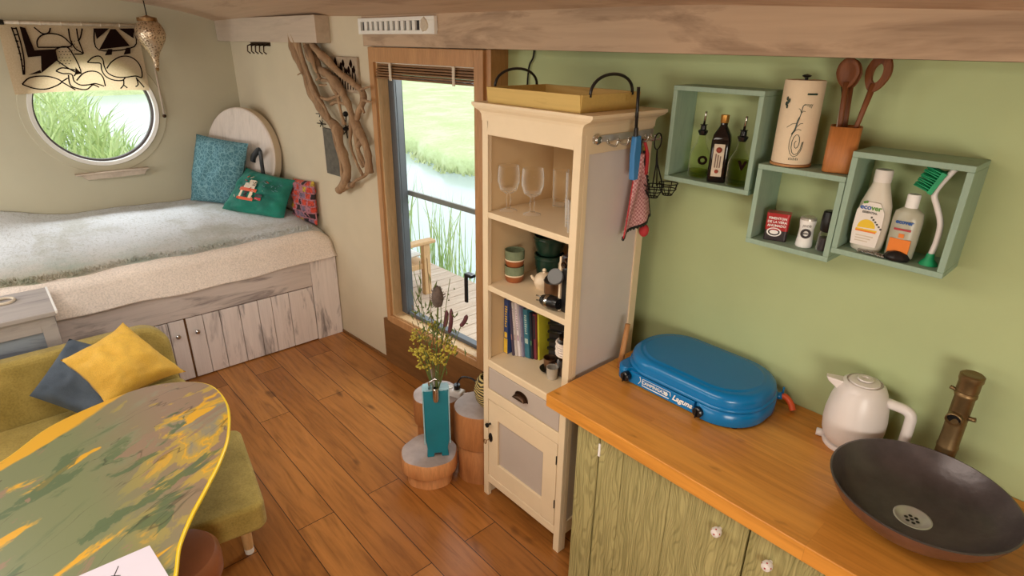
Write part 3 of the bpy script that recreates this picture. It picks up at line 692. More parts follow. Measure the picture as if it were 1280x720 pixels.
mb = MB(); mb.lathe([(.012, 1.955), (.017, 1.975), (.022, 2.01), (.034, 2.05), (.062, 2.095), (.088, 2.14), (.097, 2.175), (.092, 2.21), (.074, 2.245), (.055, 2.27), (.06, 2.282)], (-5.1, 1.13, 0), 28); mb.build('shade', M['lantern'], LN)
mb = MB(); mb.lathe([(.064, 2.262), (.062, 2.285), (.03, 2.292), (.006, 2.30)], (-5.1, 1.13, 0), 20, jit=.06); mb.build('crown', M['brass'], LN)
mb = MB(); mb.lathe([(.003, 1.93), (.013, 1.945), (.006, 1.962)], (-5.1, 1.13, 0), 16); mb.build('finial', M['brass'], LN)
MB().tube([(-5.1, 1.13, 2.295), (-5.1, 1.128, cz(-5.1, 1.13)+.01)], .004, 6).build('cord', M['iron'], LN)
PS = thing('pull_stick', 'thin wooden stick hanging below the brass lantern', 'stick', (-5.38, 1.17, 1.58))
MB().tube([(-5.37, 1.175, 1.98), (-5.372, 1.172, 1.60)], .007, 8).build('rod', M['bulk'], PS)
MB().ball((-5.372, 1.172, 1.59), .014, 8).build('knob', M['bronze'], PS)
mb = MB(); mb.prism([(.535, 1.205), (.975, 1.205), (.95, 1.165), (.575, 1.165)], -5.4, -5.352, 'yz'); mb.box(-5.40, -5.34, .505, .985, 1.203, 1.215)
tag(mb.build('wall_ledge', M['bulk'], bevel=.003), 'small wooden ledge on the wall under the porthole', 'ledge')

# ================================================================== WINDOW WALL ORNAMENTS
DW = thing('driftwood', 'large twisted driftwood branch mounted on the wall left of the tall window', 'driftwood', (-3.77, 1.8, 1.2))
mb = MB()
def branch(pts, r0, r1, k=5, n=9):
    P = catmull(pts, k); m = len(P); R = []
    for i in range(m):
        t = i/(m-1); q = P[i]*9
        R.append((r0+(r1-r0)*t)*.86*(1+.45*mnoise.noise(q)+.25*mnoise.noise(q*2.7)))
        P[i] = P[i]+Vector((mnoise.noise(q+Vector((5, 0, 0))), .4*mnoise.noise(q+Vector((0, 7, 0))), mnoise.noise(q+Vector((0, 0, 9)))))*.02
    mb.tube(P, R, n)
BR = DRIFT
for nm, r0, r1 in (('A', .042, .03), ('B', .03, .034), ('C', .03, .018), ('D', .014, .007), ('D2', .013, .006), ('D3', .014, .008), ('E1', .024, .012), ('E2', .02, .012), ('F', .03, .012), ('G', .013, .011), ('G2', .014, .012), ('H', .026, .008), ('H1', .008, .004), ('H2', .008, .004), ('H3', .014, .01)):
    branch(BR[nm], r0, r1)
branch([(-4.13, 1.76, 2.2), (-4.06, 1.765, 2.05), (-3.98, 1.775, 1.9), (-3.86, 1.785, 1.72)], .02, .03)
branch([(-4.10, 1.775, 2.15), (-4.0, 1.76, 2.0), (-3.93, 1.765, 1.86), (-3.80, 1.775, 1.74), (-3.74, 1.78, 1.60)], .014, .012)
branch([(-3.98, 1.80, 2.08), (-3.86, 1.79, 1.93), (-3.74, 1.80, 1.90), (-3.64, 1.80, 1.78), (-3.60, 1.80, 1.66)], .012, .016)
branch([(-3.52, 1.81, 1.70), (-3.55, 1.805, 1.58), (-3.50, 1.80, 1.46), (-3.44, 1.81, 1.36)], .014, .01)
branch([(-4.02, 1.74, 1.95), (-4.06, 1.72, 1.93)], .008, .004)
branch([(-3.80, 1.80, 1.68), (-3.72, 1.79, 1.55), (-3.69, 1.79, 1.42), (-3.67, 1.79, 1.30)], .018, .014)
mb.build('branch', M['driftwood'], DW)
def onwall(name, label, cat, x, z, group=None): return thing(name, label, cat, (x, ywall(x), z), group, rz=AW)
t = onwall('flower_plaque', 'grey weathered plaque with dark flowers behind the driftwood', 'panel', -3.64, 1.85)
mb = MB().box(-.155, .155, -.018, 0, 0, .212); mb.build('board', M['weathered'], t, bevel=.003)
mb = MB()
for i in range(9):
    x = -.12+.03*i; h = .03+.035*random.random(); zz = .125+.025*math.sin(i*2)
    mb.lathe([(.002, 0), (.012, .02), (.009, h*.6), (.002, h)], (x, -.022, zz), 8)
    mb.tube([(x, -.02, .02), (x+.01, -.021, zz)], .003, 5)
mb.build('flower_relief', M['ink'], t)
t = onwall('slate_picture', 'dark grey slate picture hanging behind the driftwood foot', 'panel', -3.885, 1.28)
mb = MB().box(-.115, .115, -.016, -.002, 0, .315); mb.build('board', M['slate'], t, bevel=.002)
MB().box(-.12, -.112, -.018, 0, 0, .318).build('edge_strip', M['label_tan'], t)
t = onwall('barbed_star_ornament', 'three small iron barbed stars on a wire above the slate panel', 'ornament', -4.0, 1.6)
mb = MB()
for zz in (.02, .085, .145):
    mb.tube([(-.06, -.02, zz), (.06, -.02, zz+.004)], .0035, 5); mb.tube([(-.02, -.02, zz-.02), (.02, -.02, zz+.025)], .003, 5); mb.tube([(.022, -.02, zz-.018), (-.018, -.02, zz+.024)], .003, 5)
mb.tube([(0, -.012, 0), (0, -.012, .175)], .002, 5); mb.build('wire', M['iron'], t)
t = onwall('iron_twig_ornament', 'small dark metal sprig on the wall between the driftwood limbs', 'ornament', -3.67, 1.56)
mb = MB(); mb.tube([(0, -.02, 0), (-.01, -.02, .08), (.01, -.02, .15)], .004, 6); mb.ball((.01, -.025, .155), .018, 6); mb.ball((-.004, -.025, .06), .022, 6, sz=.6)
mb.tube([(-.005, -.02, .05), (-.045, -.02, .02)], .004, 5); mb.tube([(0, -.02, .07), (.045, -.02, .09)], .004, 5); mb.build('sprig', M['iron'], t)
t = onwall('hook_rail', 'tiny dark iron hook rail high in the corner over the bed', 'hooks', -4.83, 2.09)
mb = MB(); mb.box(-.16, .16, -.012, 0, .02, .045); mb.build('plate', M['bronze'], t)
for i in range(5):
    x = -.15+.07*i; MB().tube([(x, -.01, .03), (x, -.04, .02), (x, -.045, -.02), (x, -.025, -.035)], .005, 6).build('hook', M['bronze'], t)
VT = thing('air_vent', 'white slotted air vent on the frieze above the window', 'vent', (-3.04, 1.883, 2.19))
mb = MB(); V0, V1 = -3.435, -2.66
mb.box(V0, V1, 1.862, 1.883, 2.256, 2.275); mb.box(V0, V1, 1.862, 1.883, 2.19, 2.209); mb.box(V0, V0+.03, 1.862, 1.883, 2.209, 2.256); mb.box(V1-.13, V1, 1.862, 1.883, 2.209, 2.256)
n = 11
for i in range(n-1):
    x = V0+.03+(V1-V0-.16)*(i+.62)/n; mb.box(x, x+.03, 1.866, 1.88, 2.209, 2.256)
mb.build('grille', M['white_frame'], VT, bevel=.002)
MB().box(V0+.02, V1-.12, 1.878, 1.8825, 2.205, 2.26).build('backing', M['black'], VT)
MB().lathe([(.0001, -.008), (.03, -.006), (.034, 0)], n=16, jit=.1, T=Matrix.Translation((V1-.085, 1.862, 2.235)) @ Matrix.Rotation(PI/2, 4, 'X') @ Matrix.Rotation(PI, 4, 'X')).build('slider', M['label_tan'], VT)
# rolled slatted blind at the window head
RB = thing('rolled_blind', 'rolled up brown wooden slat blind at the window head', 'blind', WO, rz=AW)
mb = MB()
for i in range(6): mb.box(u0+.05, u1-.07, -.022+.003*i, .03, 1.952+.014*i, 1.962+.014*i)
mb.build('slats', M['skirt'], RB, bevel=.002)
MB().box(u0+.05, u1-.07, -.015, .035, 2.036, 2.055).build('head_rail', M['white_frame'], RB, bevel=.003)
for x in (.2, .76): MB().box(u0+x, u0+x+.02, -.027, -.022, 1.945, 2.04).build('tape', M['label_tan'], RB)
mb = MB(); mb.tube(catmull([(-2.127, 2.05, 2.13), (-2.13, 2.045, 2.09), (-2.156, 2.045, 2.046), (-2.165, 2.045, 1.92), (-2.16, 2.045, 1.80)], 5), .004, 6)
tag(mb.build('hanging_wire', M['iron']), 'thin dark wire hanging on the green wall behind the tray', 'wire')

# ================================================================== BED
BX = -4.06; BY0, BY1 = -1.0, 1.84
BD_ = thing('bed_base', 'whitewashed plank bed base with cupboard doors', 'bed', (BX, .5, 0))
MB().box(BX, BX+.03, BY0, 1.635, .45, .69).build('top_rail', M['whitewash_y'], BD_, bevel=.003)
MB().box(BX, BX+.03, 1.637, BY1, 0, .69).build('side_board', M['whitewash'], BD_, bevel=.003)
mb = MB(); mb.box(-5.38, BX, BY0, BY1-.06, .05, .60); mb.build('carcass', M['skirt'], BD_)
MB().box(BX-.02, BX+.012, BY0, 1.637, 0, .45).build('plinth', M['skirt'], BD_)
def beddoor(ys, knob):
    mb = MB()
    for a, b in zip(ys, ys[1:]): mb.box(BX+.014, BX+.03, a+.0022, b-.0022, .008, .443)
    d = mb.build('door', M['whitewash'], BD_, bevel=.002)
    if knob is not None:
        MB().lathe([(.006, 0), (.006, .012), (.015, .02), (.016, .028), (.009, .036), (.0001, .037)], n=16, T=Matrix.Translation((BX+.03, knob, .342)) @ Matrix.Rotation(PI/2, 4, 'Y')).build('knob', M['steel'], d)
beddoor([.757, .86, .967, 1.097, 1.224, 1.32, 1.449, 1.633], .81)
beddoor([.557, .65, .747], .692)
beddoor([.319, .43, .547], None); beddoor([.08, .2, .309], None)
# mattress, cream blanket over the edge, patterned bedspread on top
def bz(x, y):
    t = (x+4.12)/(-1.28)           # 0 front .. 1 rear
    z = .852+.062*min(1, max(0, t))**.8
    z += .10*math.exp(-((y+.05)/.30)**2)*max(0, t)**2
    z += .012*math.sin(x*5+y*3)*math.sin(y*4.1)
    e = BY1-.0-y
    if e < .16: z -= .07*(1-max(0, e)/.16)**2
    return z
tag(MB().box(-5.36, BX-.06, BY0, BY1-.12, .60, .80).build('mattress', M['blanket'], bevel=.05, seg=4), 'mattress under the covers on the bed base', 'mattress')
mb = MB()
def blank(a, b):
    y = BY0+(BY1-BY0)*b
    z0 = bz(-4.13, y)-.004; hem = .634+.007*math.sin(y*5)+.005*math.sin(y*13+1)+.014*max(0, (y-1.5))/.3
    k = .012+.014*mnoise.noise(Vector((y*4, a*2, 0)))
    if a < .3: t = a/.3; return (-4.36+.24*t, y, bz(-4.36+.24*t, y)-.006)
    if a < .5: t = (a-.3)/.2*PI/2; return (-4.12+.075*math.sin(t), y, z0-.075*(1-math.cos(t)))
    t = (a-.5)/.5; return (-4.045+.03*t+k*t*.6, y, (z0-.075)*(1-t)+hem*t)
mb.grid(blank, 30, 90)
tag(mb.build('cream_blanket', M['blanket'], solid=.012), 'cream woollen blanket hanging over the front edge of the bed', 'blanket')
mb = MB()
def spread(a, b):
    y = BY0+(BY1-BY0)*b; xe = -4.115+.012*math.sin(y*9)+.008*math.sin(y*23)
    x = -5.385+(xe+5.385)*a; y = BY0+(ywall(x)-.014-BY0)*b
    return (x, y, bz(x, y)+.008+.006*mnoise.noise(Vector((x*6, y*6, 1)))-(.01 if a > .985 else 0))
mb.grid(spread, 70, 110)
tag(mb.build('bedspread', M['bedspread'], solid=.014), 'grey green woven bedspread covering the top of the bed', 'bedspread')
mb = MB()
for i in range(1500):
    y = random.uniform(-.2, 1.74); x = -4.13+.012*math.sin(y*9)+random.uniform(-.05, .02); z = bz(x, y)+.012
    if random.random() < .5+.5*math.exp(-max(0, y-.1)*2): blade(mb, x, y, z, random.uniform(.012, .03), .003, .02)
o = mb.build('fringe', M['bedspread']); o.parent = bpy.data.objects['bedspread']; tag(o, kind='stuff')
# round white shutter standing on the bed against the wall
DS = thing('porthole_shutter', 'round white shutter standing in the bed corner behind the cushions', 'shutter', (-5.04, 1.6, .9))
tilt = math.radians(-97); 
T = Matrix.Translation((-5.045, 1.64, 1.285)) @ Matrix.Rotation(math.radians(24), 4, 'Z') @ Matrix.Rotation(math.radians(90-7), 4, 'X')
MB().lathe([(.0001, .07), (.358, .07), (.368, .062)], n=64, T=T).build('face', M['disc'], DS)
MB().lathe([(.368, .062), (.37, .0), (.362, -.002), (.0001, -.002)], n=64, T=T).build('rim', M['disc_edge'], DS)
mb = MB(); mb.tube(catmull([(-4.80, 1.60, 1.27), (-4.775, 1.60, 1.31), (-4.73, 1.625, 1.36), (-4.705, 1.635, 1.37)], 5), .022, 8, flat=.4); mb.tube(catmull([(-4.705, 1.632, 1.365), (-4.70, 1.63, 1.30), (-4.705, 1.63, 1.18)], 5), .016, 8, flat=.4)
mb.build('strap', M['black'], DS)
mb = MB(); pillow(mb, (-5.31, 1.36, 1.445), (-4.80, 1.585, 1.41), (-4.93, 1.475, .905), (-5.27, 1.215, .93), .15, 26, pinch=.03, wr=.02, seed=1)
tag(mb.build('teal_cushion', M['teal_cushion']), 'teal patterned square cushion propped against the round white panel', 'cushion')
GCU = thing('emerald_cushion', 'emerald green cushion with embroidered house in front of the teal one', 'cushion', (-4.75, 1.55, .88))
TL, TR, BRc, BLc = (-4.88, 1.565, 1.215), (-4.42, 1.765, 1.165), (-4.42, 1.635, .87), (-4.92, 1.33, .895)
mb = MB(); pillow(mb, TL, TR, BRc, BLc, .15, 26, pinch=.06, wr=.03, seed=4); mb.build('cover', M['emerald'], GCU)
tl, tr, br_, bl = map(Vector, (TL, TR, BRc, BLc)); nn = (tr-bl).cross(tl-br_).normalized()
if nn.x < 0: nn = -nn
def onpil(s_, t_, h): 
    u, v = s_*2-1, t_*2-1
    return (bl*(1-s_)+br_*s_)*(1-t_)+(tl*(1-s_)+tr*s_)*t_+nn*((max(0, 1-u*u)*max(0, 1-v*v))**.42*.075+h)
mb = MB()
def patch(s0, s1, t0, t1, mi, h=.004):
    mb.grid(lambda a, b: onpil(s0+(s1-s0)*a, t0+(t1-t0)*b, h+.012), 4, 4, mi)
patch(.26, .54, .30, .36, 0); patch(.28, .32, .36, .50, 1); patch(.36, .41, .36, .50, 2); patch(.45, .50, .36, .5, 1); patch(.25, .55, .50, .57, 0); patch(.30, .50, .57, .68, 3); patch(.36, .46, .68, .76, 3); mb.build('house_embroidery', [M['orange'], M['cream_ceramic'], M['tin_dark'], M['label_tan'], M['redbit'], M['teal_cushion']], GCU); mb = MB(); patch(.56, .66, .34, .40, 4); patch(.56, .66, .42, .48, 2)
for i in range(26):
    a, b = random.uniform(.22, .68), random.uniform(.28, .8); mb.tube([onpil(a, b, .017), onpil(a+random.uniform(-.05, .05), b+random.uniform(-.05, .05), .018)], .0025, 5, random.choice([0, 1, 2, 3, 4]))
for i in range(14):
    a, b = .72+random.uniform(-.12, .14), .72+random.uniform(-.12, .12); mb.tube([onpil(a, b, .012), onpil(a+random.uniform(-.06, .06), b+random.uniform(-.05, .05), .012)], .0022, 5, 5)
mb.build('embroidery', [M['orange'], M['cream_ceramic'], M['tin_dark'], M['label_tan'], M['redbit'], M['teal_cushion']], GCU)
mb = MB(); pillow(mb, (-4.52, 1.785, 1.165), (-4.17, 1.80, 1.195), (-4.18, 1.795, .855), (-4.50, 1.74, .865), .085, 24, pinch=.04, wr=.02, seed=7)
tag(mb.build('patchwork_cushion', M['multi']), 'red and mauve patchwork cushion against the wall beside the driftwood', 'cushion')

# ================================================================== GREY CHEST, SOFA, FOOTSTOOL, TABLE
CH = thing('low_chest', 'grey washed wooden chest at the left end of the bed', 'chest', (-3.82, -.3, 0))
MB().box(-4.02, -3.6, -.9, .105, .825, .85).build('lid', M['greyblue'], CH, bevel=.004)
mb = MB(); mb.box(-3.68, -3.62, .03, .095, 0, .825); mb.box(-3.68, -3.62, -.9, .03, .74, .825); mb.box(-3.68, -3.62, -.9, .03, .42, .53); mb.box(-4.02, -3.68, .05, .095, 0, .825); mb.box(-4.02, -3.62, -.9, .03, .02, .42)
mb.build('frame', M['greyblue'], CH, bevel=.004)
MB().box(-3.665, -3.64, -.9, .03, .53, .74).build('front_panel', M['bluewash'], CH)
MB().box(-4.02, -3.598, .102, .112, .838, .852).build('edge_strip', M['white'], CH)
MB().tube([(-3.90+.045*math.cos(a*PI/8), -.085+.045*math.sin(a*PI/8), .857) for a in range(16)], .008, 8, closed=True).build('ring_pull', M['label_tan'], CH)
SF = thing('sofa', 'olive green upholstered sofa with its back to the bed', 'sofa', (-3.1, -.5, 0))
mb = MB(); mb.prism(rrect(-1.42, .56, .20, .42, .05), -3.34, -2.72, 'yz', smooth=False); mb.build('seat', M['olive'], SF, bevel=.03, seg=4)
def sback(a, b):
    return None
mb = MB(); T = Matrix.Translation((-3.40, 0, .40)) @ Matrix.Rotation(math.radians(-9), 4, 'Y')
mb.prism(rrect(-1.42, .545, -.16, .315, .13, 10), -.09, .05, 'yz', T=T); mb.build('backrest', M['olive'], SF, bevel=.035, seg=4)
for x in (-3.28, -2.78):
    for y in (-1.3, .45): MB().lathe([(.013, 0), (.014, .012), (.022, .21)], (x, y, 0), 16).build('leg', M['leg_wood'], SF)
mb = MB(); pillow(mb, (-3.40, .118, .765), (-3.16, .40, .66), (-2.99, .16, .44), (-3.27, -.095, .585), .13, 22, pinch=.03, wr=.02, seed=11)
tag(mb.build('slate_blue_cushion', M['navy']), 'slate blue cushion on the sofa half under the yellow one', 'cushion')
mb = MB(); pillow(mb, (-3.24, .055, .735), (-3.32, .345, .815), (-3.16, .545, .52), (-2.96, .16, .57), .19, 28, pinch=.13, wr=.02, seed=13)
tag(mb.build('mustard_cushion', M['mustard']), 'mustard yellow velvet cushion leaning on the sofa', 'cushion')
OT = thing('footstool', 'olive upholstered footstool on wooden legs under the table edge', 'footstool', (-2.03, .52, 0), rz=math.radians(-9.5))
mb = MB(); mb.prism(rrect(-.60, 0, -.66, .0, .05, 6), .30, .43, 'xy'); mb.build('seat', M['olive'], OT, bevel=.022, seg=4)
for x in (-.52, -.235):
    for y in (-.6, -.08):
        l = MB().lathe([(.021, .03), (.027, .29)], (x, y, 0), 18); l = l.build('leg', M['leg_wood'], OT)
        MB().lathe([(.0001, 0), (.019, 0), (.021, .03)], (x, y, 0), 18).build('foot_cap', M['white'], l)
TB = thing('table', 'kidney shaped painted table with bright yellow edge', 'table', (-2.0, -.3, 0))
out = catmull([(x, y, 0) for x, y in [(-2.466, -.207), (-2.602, -.055), (-2.665, .109), (-2.688, .288), (-2.63, .43), (-2.521, .512), (-2.328, .516), (-2.124, .455), (-1.99, .387), (-1.856, .295), (-1.76, .226), (-1.65, .161), (-1.53, .118), (-1.35, .04), (-1.2, -.15), (-1.15, -.45), (-1.3, -.8), (-1.65, -1.0), (-2.05, -.95), (-2.3, -.7), (-2.38, -.42)]], 6, closed=True)
poly = [(p.x, p.y) for p in out]
mb = MB(); mb.prism(poly, .722, .75, 'xy'); mb.build('tabletop', M['table'], TB)
mb = MB(); mb.tube([(p.x, p.y, .7395) for p in out], .0095, 8, closed=True, flat=1.0); mb.build('edge_band', paint('edge_yellow', C(236, 200, 40), .35, .05), TB)
for x, y in ((-1.75, -.35), (-1.5, -.55), (-1.85, -.7)): MB().lathe([(.022, 0), (.03, .722)], (x, y, 0), 18).build('leg', M['black'], TB)
SH = thing('paper_sheets', 'white paper lying on the painted table', 'paper', (-1.62, -.05, .75))
mb = MB(); P0, P1, P2 = Vector((-1.692, .097, 0)), Vector((-1.7064, -.198, 0)), Vector((-1.502, .1125, 0))
P3 = P1+(P2-P0)
mb.prism([(p.x, p.y) for p in (P0, P2, P3, P1)], .7505, .758, 'xy'); mb.build('sheet', M['paper'], SH)
mb = MB(); mb.tube([(-1.665, .012, .7585), (-1.62, -.012, .7585)], .0012, 5); mb.tube([(-1.64, -.01, .7585), (-1.625, .01, .7585)], .001, 5); mb.build('pen_mark', M['ink'], SH)
ST = thing('round_stool', 'round stool with brown leather top beside the painted table', 'stool', (-1.945, .165, 0))
mb = MB(); mb.lathe([(.0001, .462), (.10, .462), (.135, .455), (.15, .435), (.152, .40), (.15, .36), (.14, .35)], (-1.945, .165, 0), 40); mb.build('seat', M['leather'], ST)
for i in range(4):
    a = PI/4+i*PI/2; MB().tube([(-1.945+.09*math.cos(a), .165+.09*math.sin(a), .36), (-1.945+.12*math.cos(a), .165+.12*math.sin(a), 0)], [.018, .012], 10).build('leg', M['leg_wood'], ST)

# ================================================================== STUMPS, VASE
def stump(x, y, h, split, r1, r0, label, side, jit=.03):
    t = thing('tree_stump', label, 'stump', (x, y, 0), 'two tier log stools by the window')
    mb = MB(); mb.lathe([(r1*.97, h), (r1, h-.012), (r1, split+.008), (r1*.97, split)], (x, y, 0), 36, jit=jit); mb.build('upper_log', M[side], t)
    mb = MB(); mb.lathe([(r1*.97, split), (r0*.96, split-.008), (r0, split-.016), (r0, .0), (.0001, 0)], (x, y, 0), 36, jit=jit); mb.build('lower_log', M[side], t)
    mb = MB(); mb.lathe([(.0001, h+.001), (r1*.9, h+.001), (r1*.97, h)], (x, y, 0), 36, jit=jit); mb.build('cut_face', M['stump_top'], t)
    return t
stump(-2.165, 1.395, .165, .078, .148, .120, 'lowest log stool, carrying the turquoise vase', 'stump_side')
stump(-2.02, 1.622, .42, .22, .135, .118, 'tallest log stool, tight against the cream cabinet', 'stump_side2', .015)
stump(-2.40, 1.615, .31, .15, .135, .118, 'log stool behind the vase with a power strip on it', 'stump_side2')
VS = thing('turquoise_vase', 'tall narrow turquoise metal vase standing on the lowest log stool', 'vase', (-2.12, 1.41, .166))
# faces the camera diagonal
va = math.atan2(-1.385, 2.15); T = Matrix.Translation((-2.115, 1.415, .166)) @ Matrix.Rotation(va+PI/2, 4, 'Z')
mb = MB(); mb.prism([(-.056, 0), (-.02, 0), (-.018, .022), (.018, .022), (.02, 0), (.056, 0), (.052, .05), (.06, .10), (.062, .385), (.058, .40), (.016, .40), (.014, .35), (-.014, .35), (-.016, .40), (-.058, .40), (-.062, .385), (-.06, .10), (-.052, .05)], -.032, .03, 'xz', T=T)
mb.build('body', M['turq'], VS, bevel=.004)
mb = MB(); 
for s_ in (-1, 1): mb.box(s_*.064-.003, s_*.064+.003, -.033, .031, .08, .395, T=T)
mb.box(-.063, -.016, -.033, .031, .399, .404, T=T); mb.box(.016, .063, -.033, .031, .399, .404, T=T); mb.build('worn_edges', M['turq_edge'], VS)
mb = MB(); mb.lathe([(.014, -.02), (.018, .0), (.018, .05), (.012, .055)], (0, -.034, .36), 14, T=T); mb.tube([(-.03, -.02, .40), (-.03, -.02, .44), (0, -.02, .46), (.03, -.02, .44)], .006, 8, T=T); mb.build('clip', M['steel'], VS)
mb = MB(); mb.lathe([(.0001, .30), (.015, .30), (.017, .33), (.017, .47), (.026, .52)], (0, 0, 0), 18, T=T); mb.build('glass_tube', M['clear'], VS)
FL = thing('flower_bunch', 'wild flower bunch with teasel and yellow umbels in the turquoise vase', 'flowers', (-2.14, 1.38, .6))
base = Vector((-2.115, 1.415, .50))
def F(x, z, dy=0): 
    return Vector((x-.045, 1.425+dy, z-.02))
def stalk(end, r=.003, m='stem', bend=.0, b=None):
    mid = (base+end)/2+Vector((bend, 0, .02)); mb = MB(); mb.tube(catmull([b or base, mid, end], 6), r, 6); return mb.build('stem', M[m], FL)
e = F(-2.035, 1.04); s_ = stalk(e, .004)
mb = MB(); mb.lathe([(.002, -.01), (.02, .0), (.028, .03), (.026, .06), (.016, .09), (.003, .10)], e, 14)
for i in range(70):
    a = random.random()*2*PI; z = random.random()*.09; r = .028*math.sin(PI*min(1, (z+.02)/.12)); mb.tube([e+Vector((r*.8*math.cos(a), r*.8*math.sin(a), z)), e+Vector((r*1.4*math.cos(a), r*1.4*math.sin(a), z+.01))], .0012, 4)
mb.build('teasel_head', M['teasel'], FL)
for (x, z, dy, R) in ((-2.184, .832, -.02, .055), (-2.161, .776, -.05, .05), (-2.10, .72, -.05, .05), (-1.98, .80, -.04, .05), (-1.94, .85, .0, .04), (-2.03, .86, .02, .05), (-2.11, .90, .02, .04), (-2.08, .80, -.06, .05)):
    c = F(x, z, dy); stalk(c, .0022); mb = MB()
    for i in range(34):
        v = Vector((random.gauss(0, 1), random.gauss(0, 1), random.gauss(0, .55))).normalized()*R*.85*random.uniform(.45, 1); mb.ball(c+v, random.uniform(.004, .0075), 3)
        if i % 3 == 0: mb.tube([c+Vector((0, 0, -.03)), c+v], .001, 4)
    mb.build('umbel', M['dill'], FL)
for (x, z, dx, dz) in ((-1.95, .93, .02, .13), (-1.985, .95, .02, .09), (-1.86, 1.0, .045, .07)):
    a = F(x, z); b = F(x+dx, z+dz); stalk(a, .002); mb = MB(); mb.tube(catmull([a, (a+b)/2+Vector((.006, 0, 0)), b], 5), [.004]+[.0095]*8+[.006, .003], 8); mb.build('flower_spike', M['spike'], FL)
for (x, z) in ((-2.22, .90), (-2.258, .87), (-2.198, .998), (-2.147, .955), (-2.26, 1.05), (-1.944, 1.20), (-2.18, 1.22), (-2.062, 1.12), (-2.24, 1.15), (-1.90, 1.05), (-2.12, 1.25)):
    stalk(F(x, z, random.uniform(-.05, .05)), .0016, 'dryblade' if random.random() < .6 else 'stem', random.uniform(-.05, .05))
mb = MB()
for i in range(120):
    p = F(-2.06, .9)+Vector((random.gauss(0, .07), random.gauss(0, .04), random.gauss(.0, .1))); q = p+Vector((random.uniform(-.03, .03), random.uniform(-.02, .02), random.uniform(0, .05))); mb.tube([p, (p+q)/2+Vector((.004, 0, 0)), q], [.001, .004, .0006], 4)
tag(mb.build('leaves', M['stem'], FL), kind='stuff')
PW = thing('power_strip', 'white power strip on the log stool behind the vase', 'power strip', (-2.36, 1.69, .311))
T = Matrix.Translation((-2.345, 1.665, .312)) @ Matrix.Rotation(math.radians(20), 4, 'Z')
MB().box(-.09, .09, -.028, .028, 0, .04, T=T).build('body', M['white_gloss'], PW, bevel=.008)
for x in (-.05, .0, .05): MB().lathe([(.019, .041), (.019, .035), (.0001, .035)], (x, 0, 0.0065), 18, T=T).build('socket', M['white'], PW)
mb = MB(); mb.cyl((.05, 0, .04), .018, .035, 16, T=T); mb.build('plug', M['blackplastic'], PW)
mb = MB(); mb.tube(catmull([(-2.30, 1.685, .39), (-2.27, 1.70, .44), (-2.20, 1.73, .44), (-2.14, 1.72, .40), (-2.13, 1.74, .2), (-2.16, 1.78, .01)], 6), .005, 7); mb.build('black_cable', M['blackplastic'], PW)
mb = MB(); mb.tube(catmull([(-2.26, 1.70, .335), (-2.20, 1.72, .35), (-2.16, 1.76, .25), (-2.17, 1.80, .01)], 6), .006, 7); mb.build('white_cable', M['white_gloss'], PW)
ZB = thing('woven_basket', 'small black and straw zigzag woven basket on the tallest log stool', 'basket', (-1.99, 1.70, .421))
mb = MB(); mb.lathe([(.0001, .0), (.05, .002), (.075, .04), (.085, .09), (.075, .14), (.055, .17), (.05, .165), (.068, .13), (.075, .09), (.06, .03), (.0001, .01)], (-1.985, 1.665, .421), 28); mb.build('body', M['zig'], ZB)
# ================================================================== TALL CABINET
X0, X1, YF, YB = -1.876, -1.345, 1.529, 1.936
CB = thing('tall_cabinet', 'tall cream cabinet with open shelves, drawer and small door', 'cabinet', ((X0+X1)/2, 1.73, 0))
def cbox(name, mat, bev=.003, *bs):
    mb = MB()
    for b in bs: mb.box(*b)
    return mb.build(name, mat, CB, bevel=bev)
cbox('face_frame', M['cabinet'], .003, (X0, X0+.034, YF, YF+.022, 0, 1.87), (X1-.034, X1, YF, YF+.022, 0, 1.87), (X0+.034, X1-.034, YF, YF+.022, 1.815, 1.87),
     (X0+.034, X1-.034, YF, YF+.022, .762, .795), (X0+.034, X1-.034, YF, YF+.022, .585, .642), (X0+.034, X1-.034, YF, YF+.022, .09, .135))
cbox('side_panel', M['cabinet'], .002, (X0+.002, X0+.018, YF+.022, YB, .0, 1.87))
sp = cbox('side_panel', M['cabinet'], .002, (X1-.02, X1, YF+.022, YF+.045, .0, 1.87), (X1-.02, X1, YB-.04, YB, .0, 1.87), (X1-.02, X1, YF+.045, YB-.04, 1.80, 1.87), (X1-.02, X1, YF+.045, YB-.04, .09, .16))
o = MB().box(X1-.018, X1-.008, YF+.04, YB-.03, .12, 1.82).build('inset_panel', M['cab_side'], sp)
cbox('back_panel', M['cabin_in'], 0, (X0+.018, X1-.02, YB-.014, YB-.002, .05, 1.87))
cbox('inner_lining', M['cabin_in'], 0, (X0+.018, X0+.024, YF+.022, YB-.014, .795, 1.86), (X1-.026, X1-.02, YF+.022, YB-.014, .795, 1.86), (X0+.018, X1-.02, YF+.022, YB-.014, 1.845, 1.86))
for z in (1.50, 1.17, .797): cbox('shelf', M['cabinet'], .003, (X0+.024 if z < .9 else X0+.02, X1-.026, YF+.002, YB-.014, z-.026, z))
cbox('bottom_board', M['cabin_in'], 0, (X0+.018, X1-.02, YF+.022, YB-.014, .10, .13))
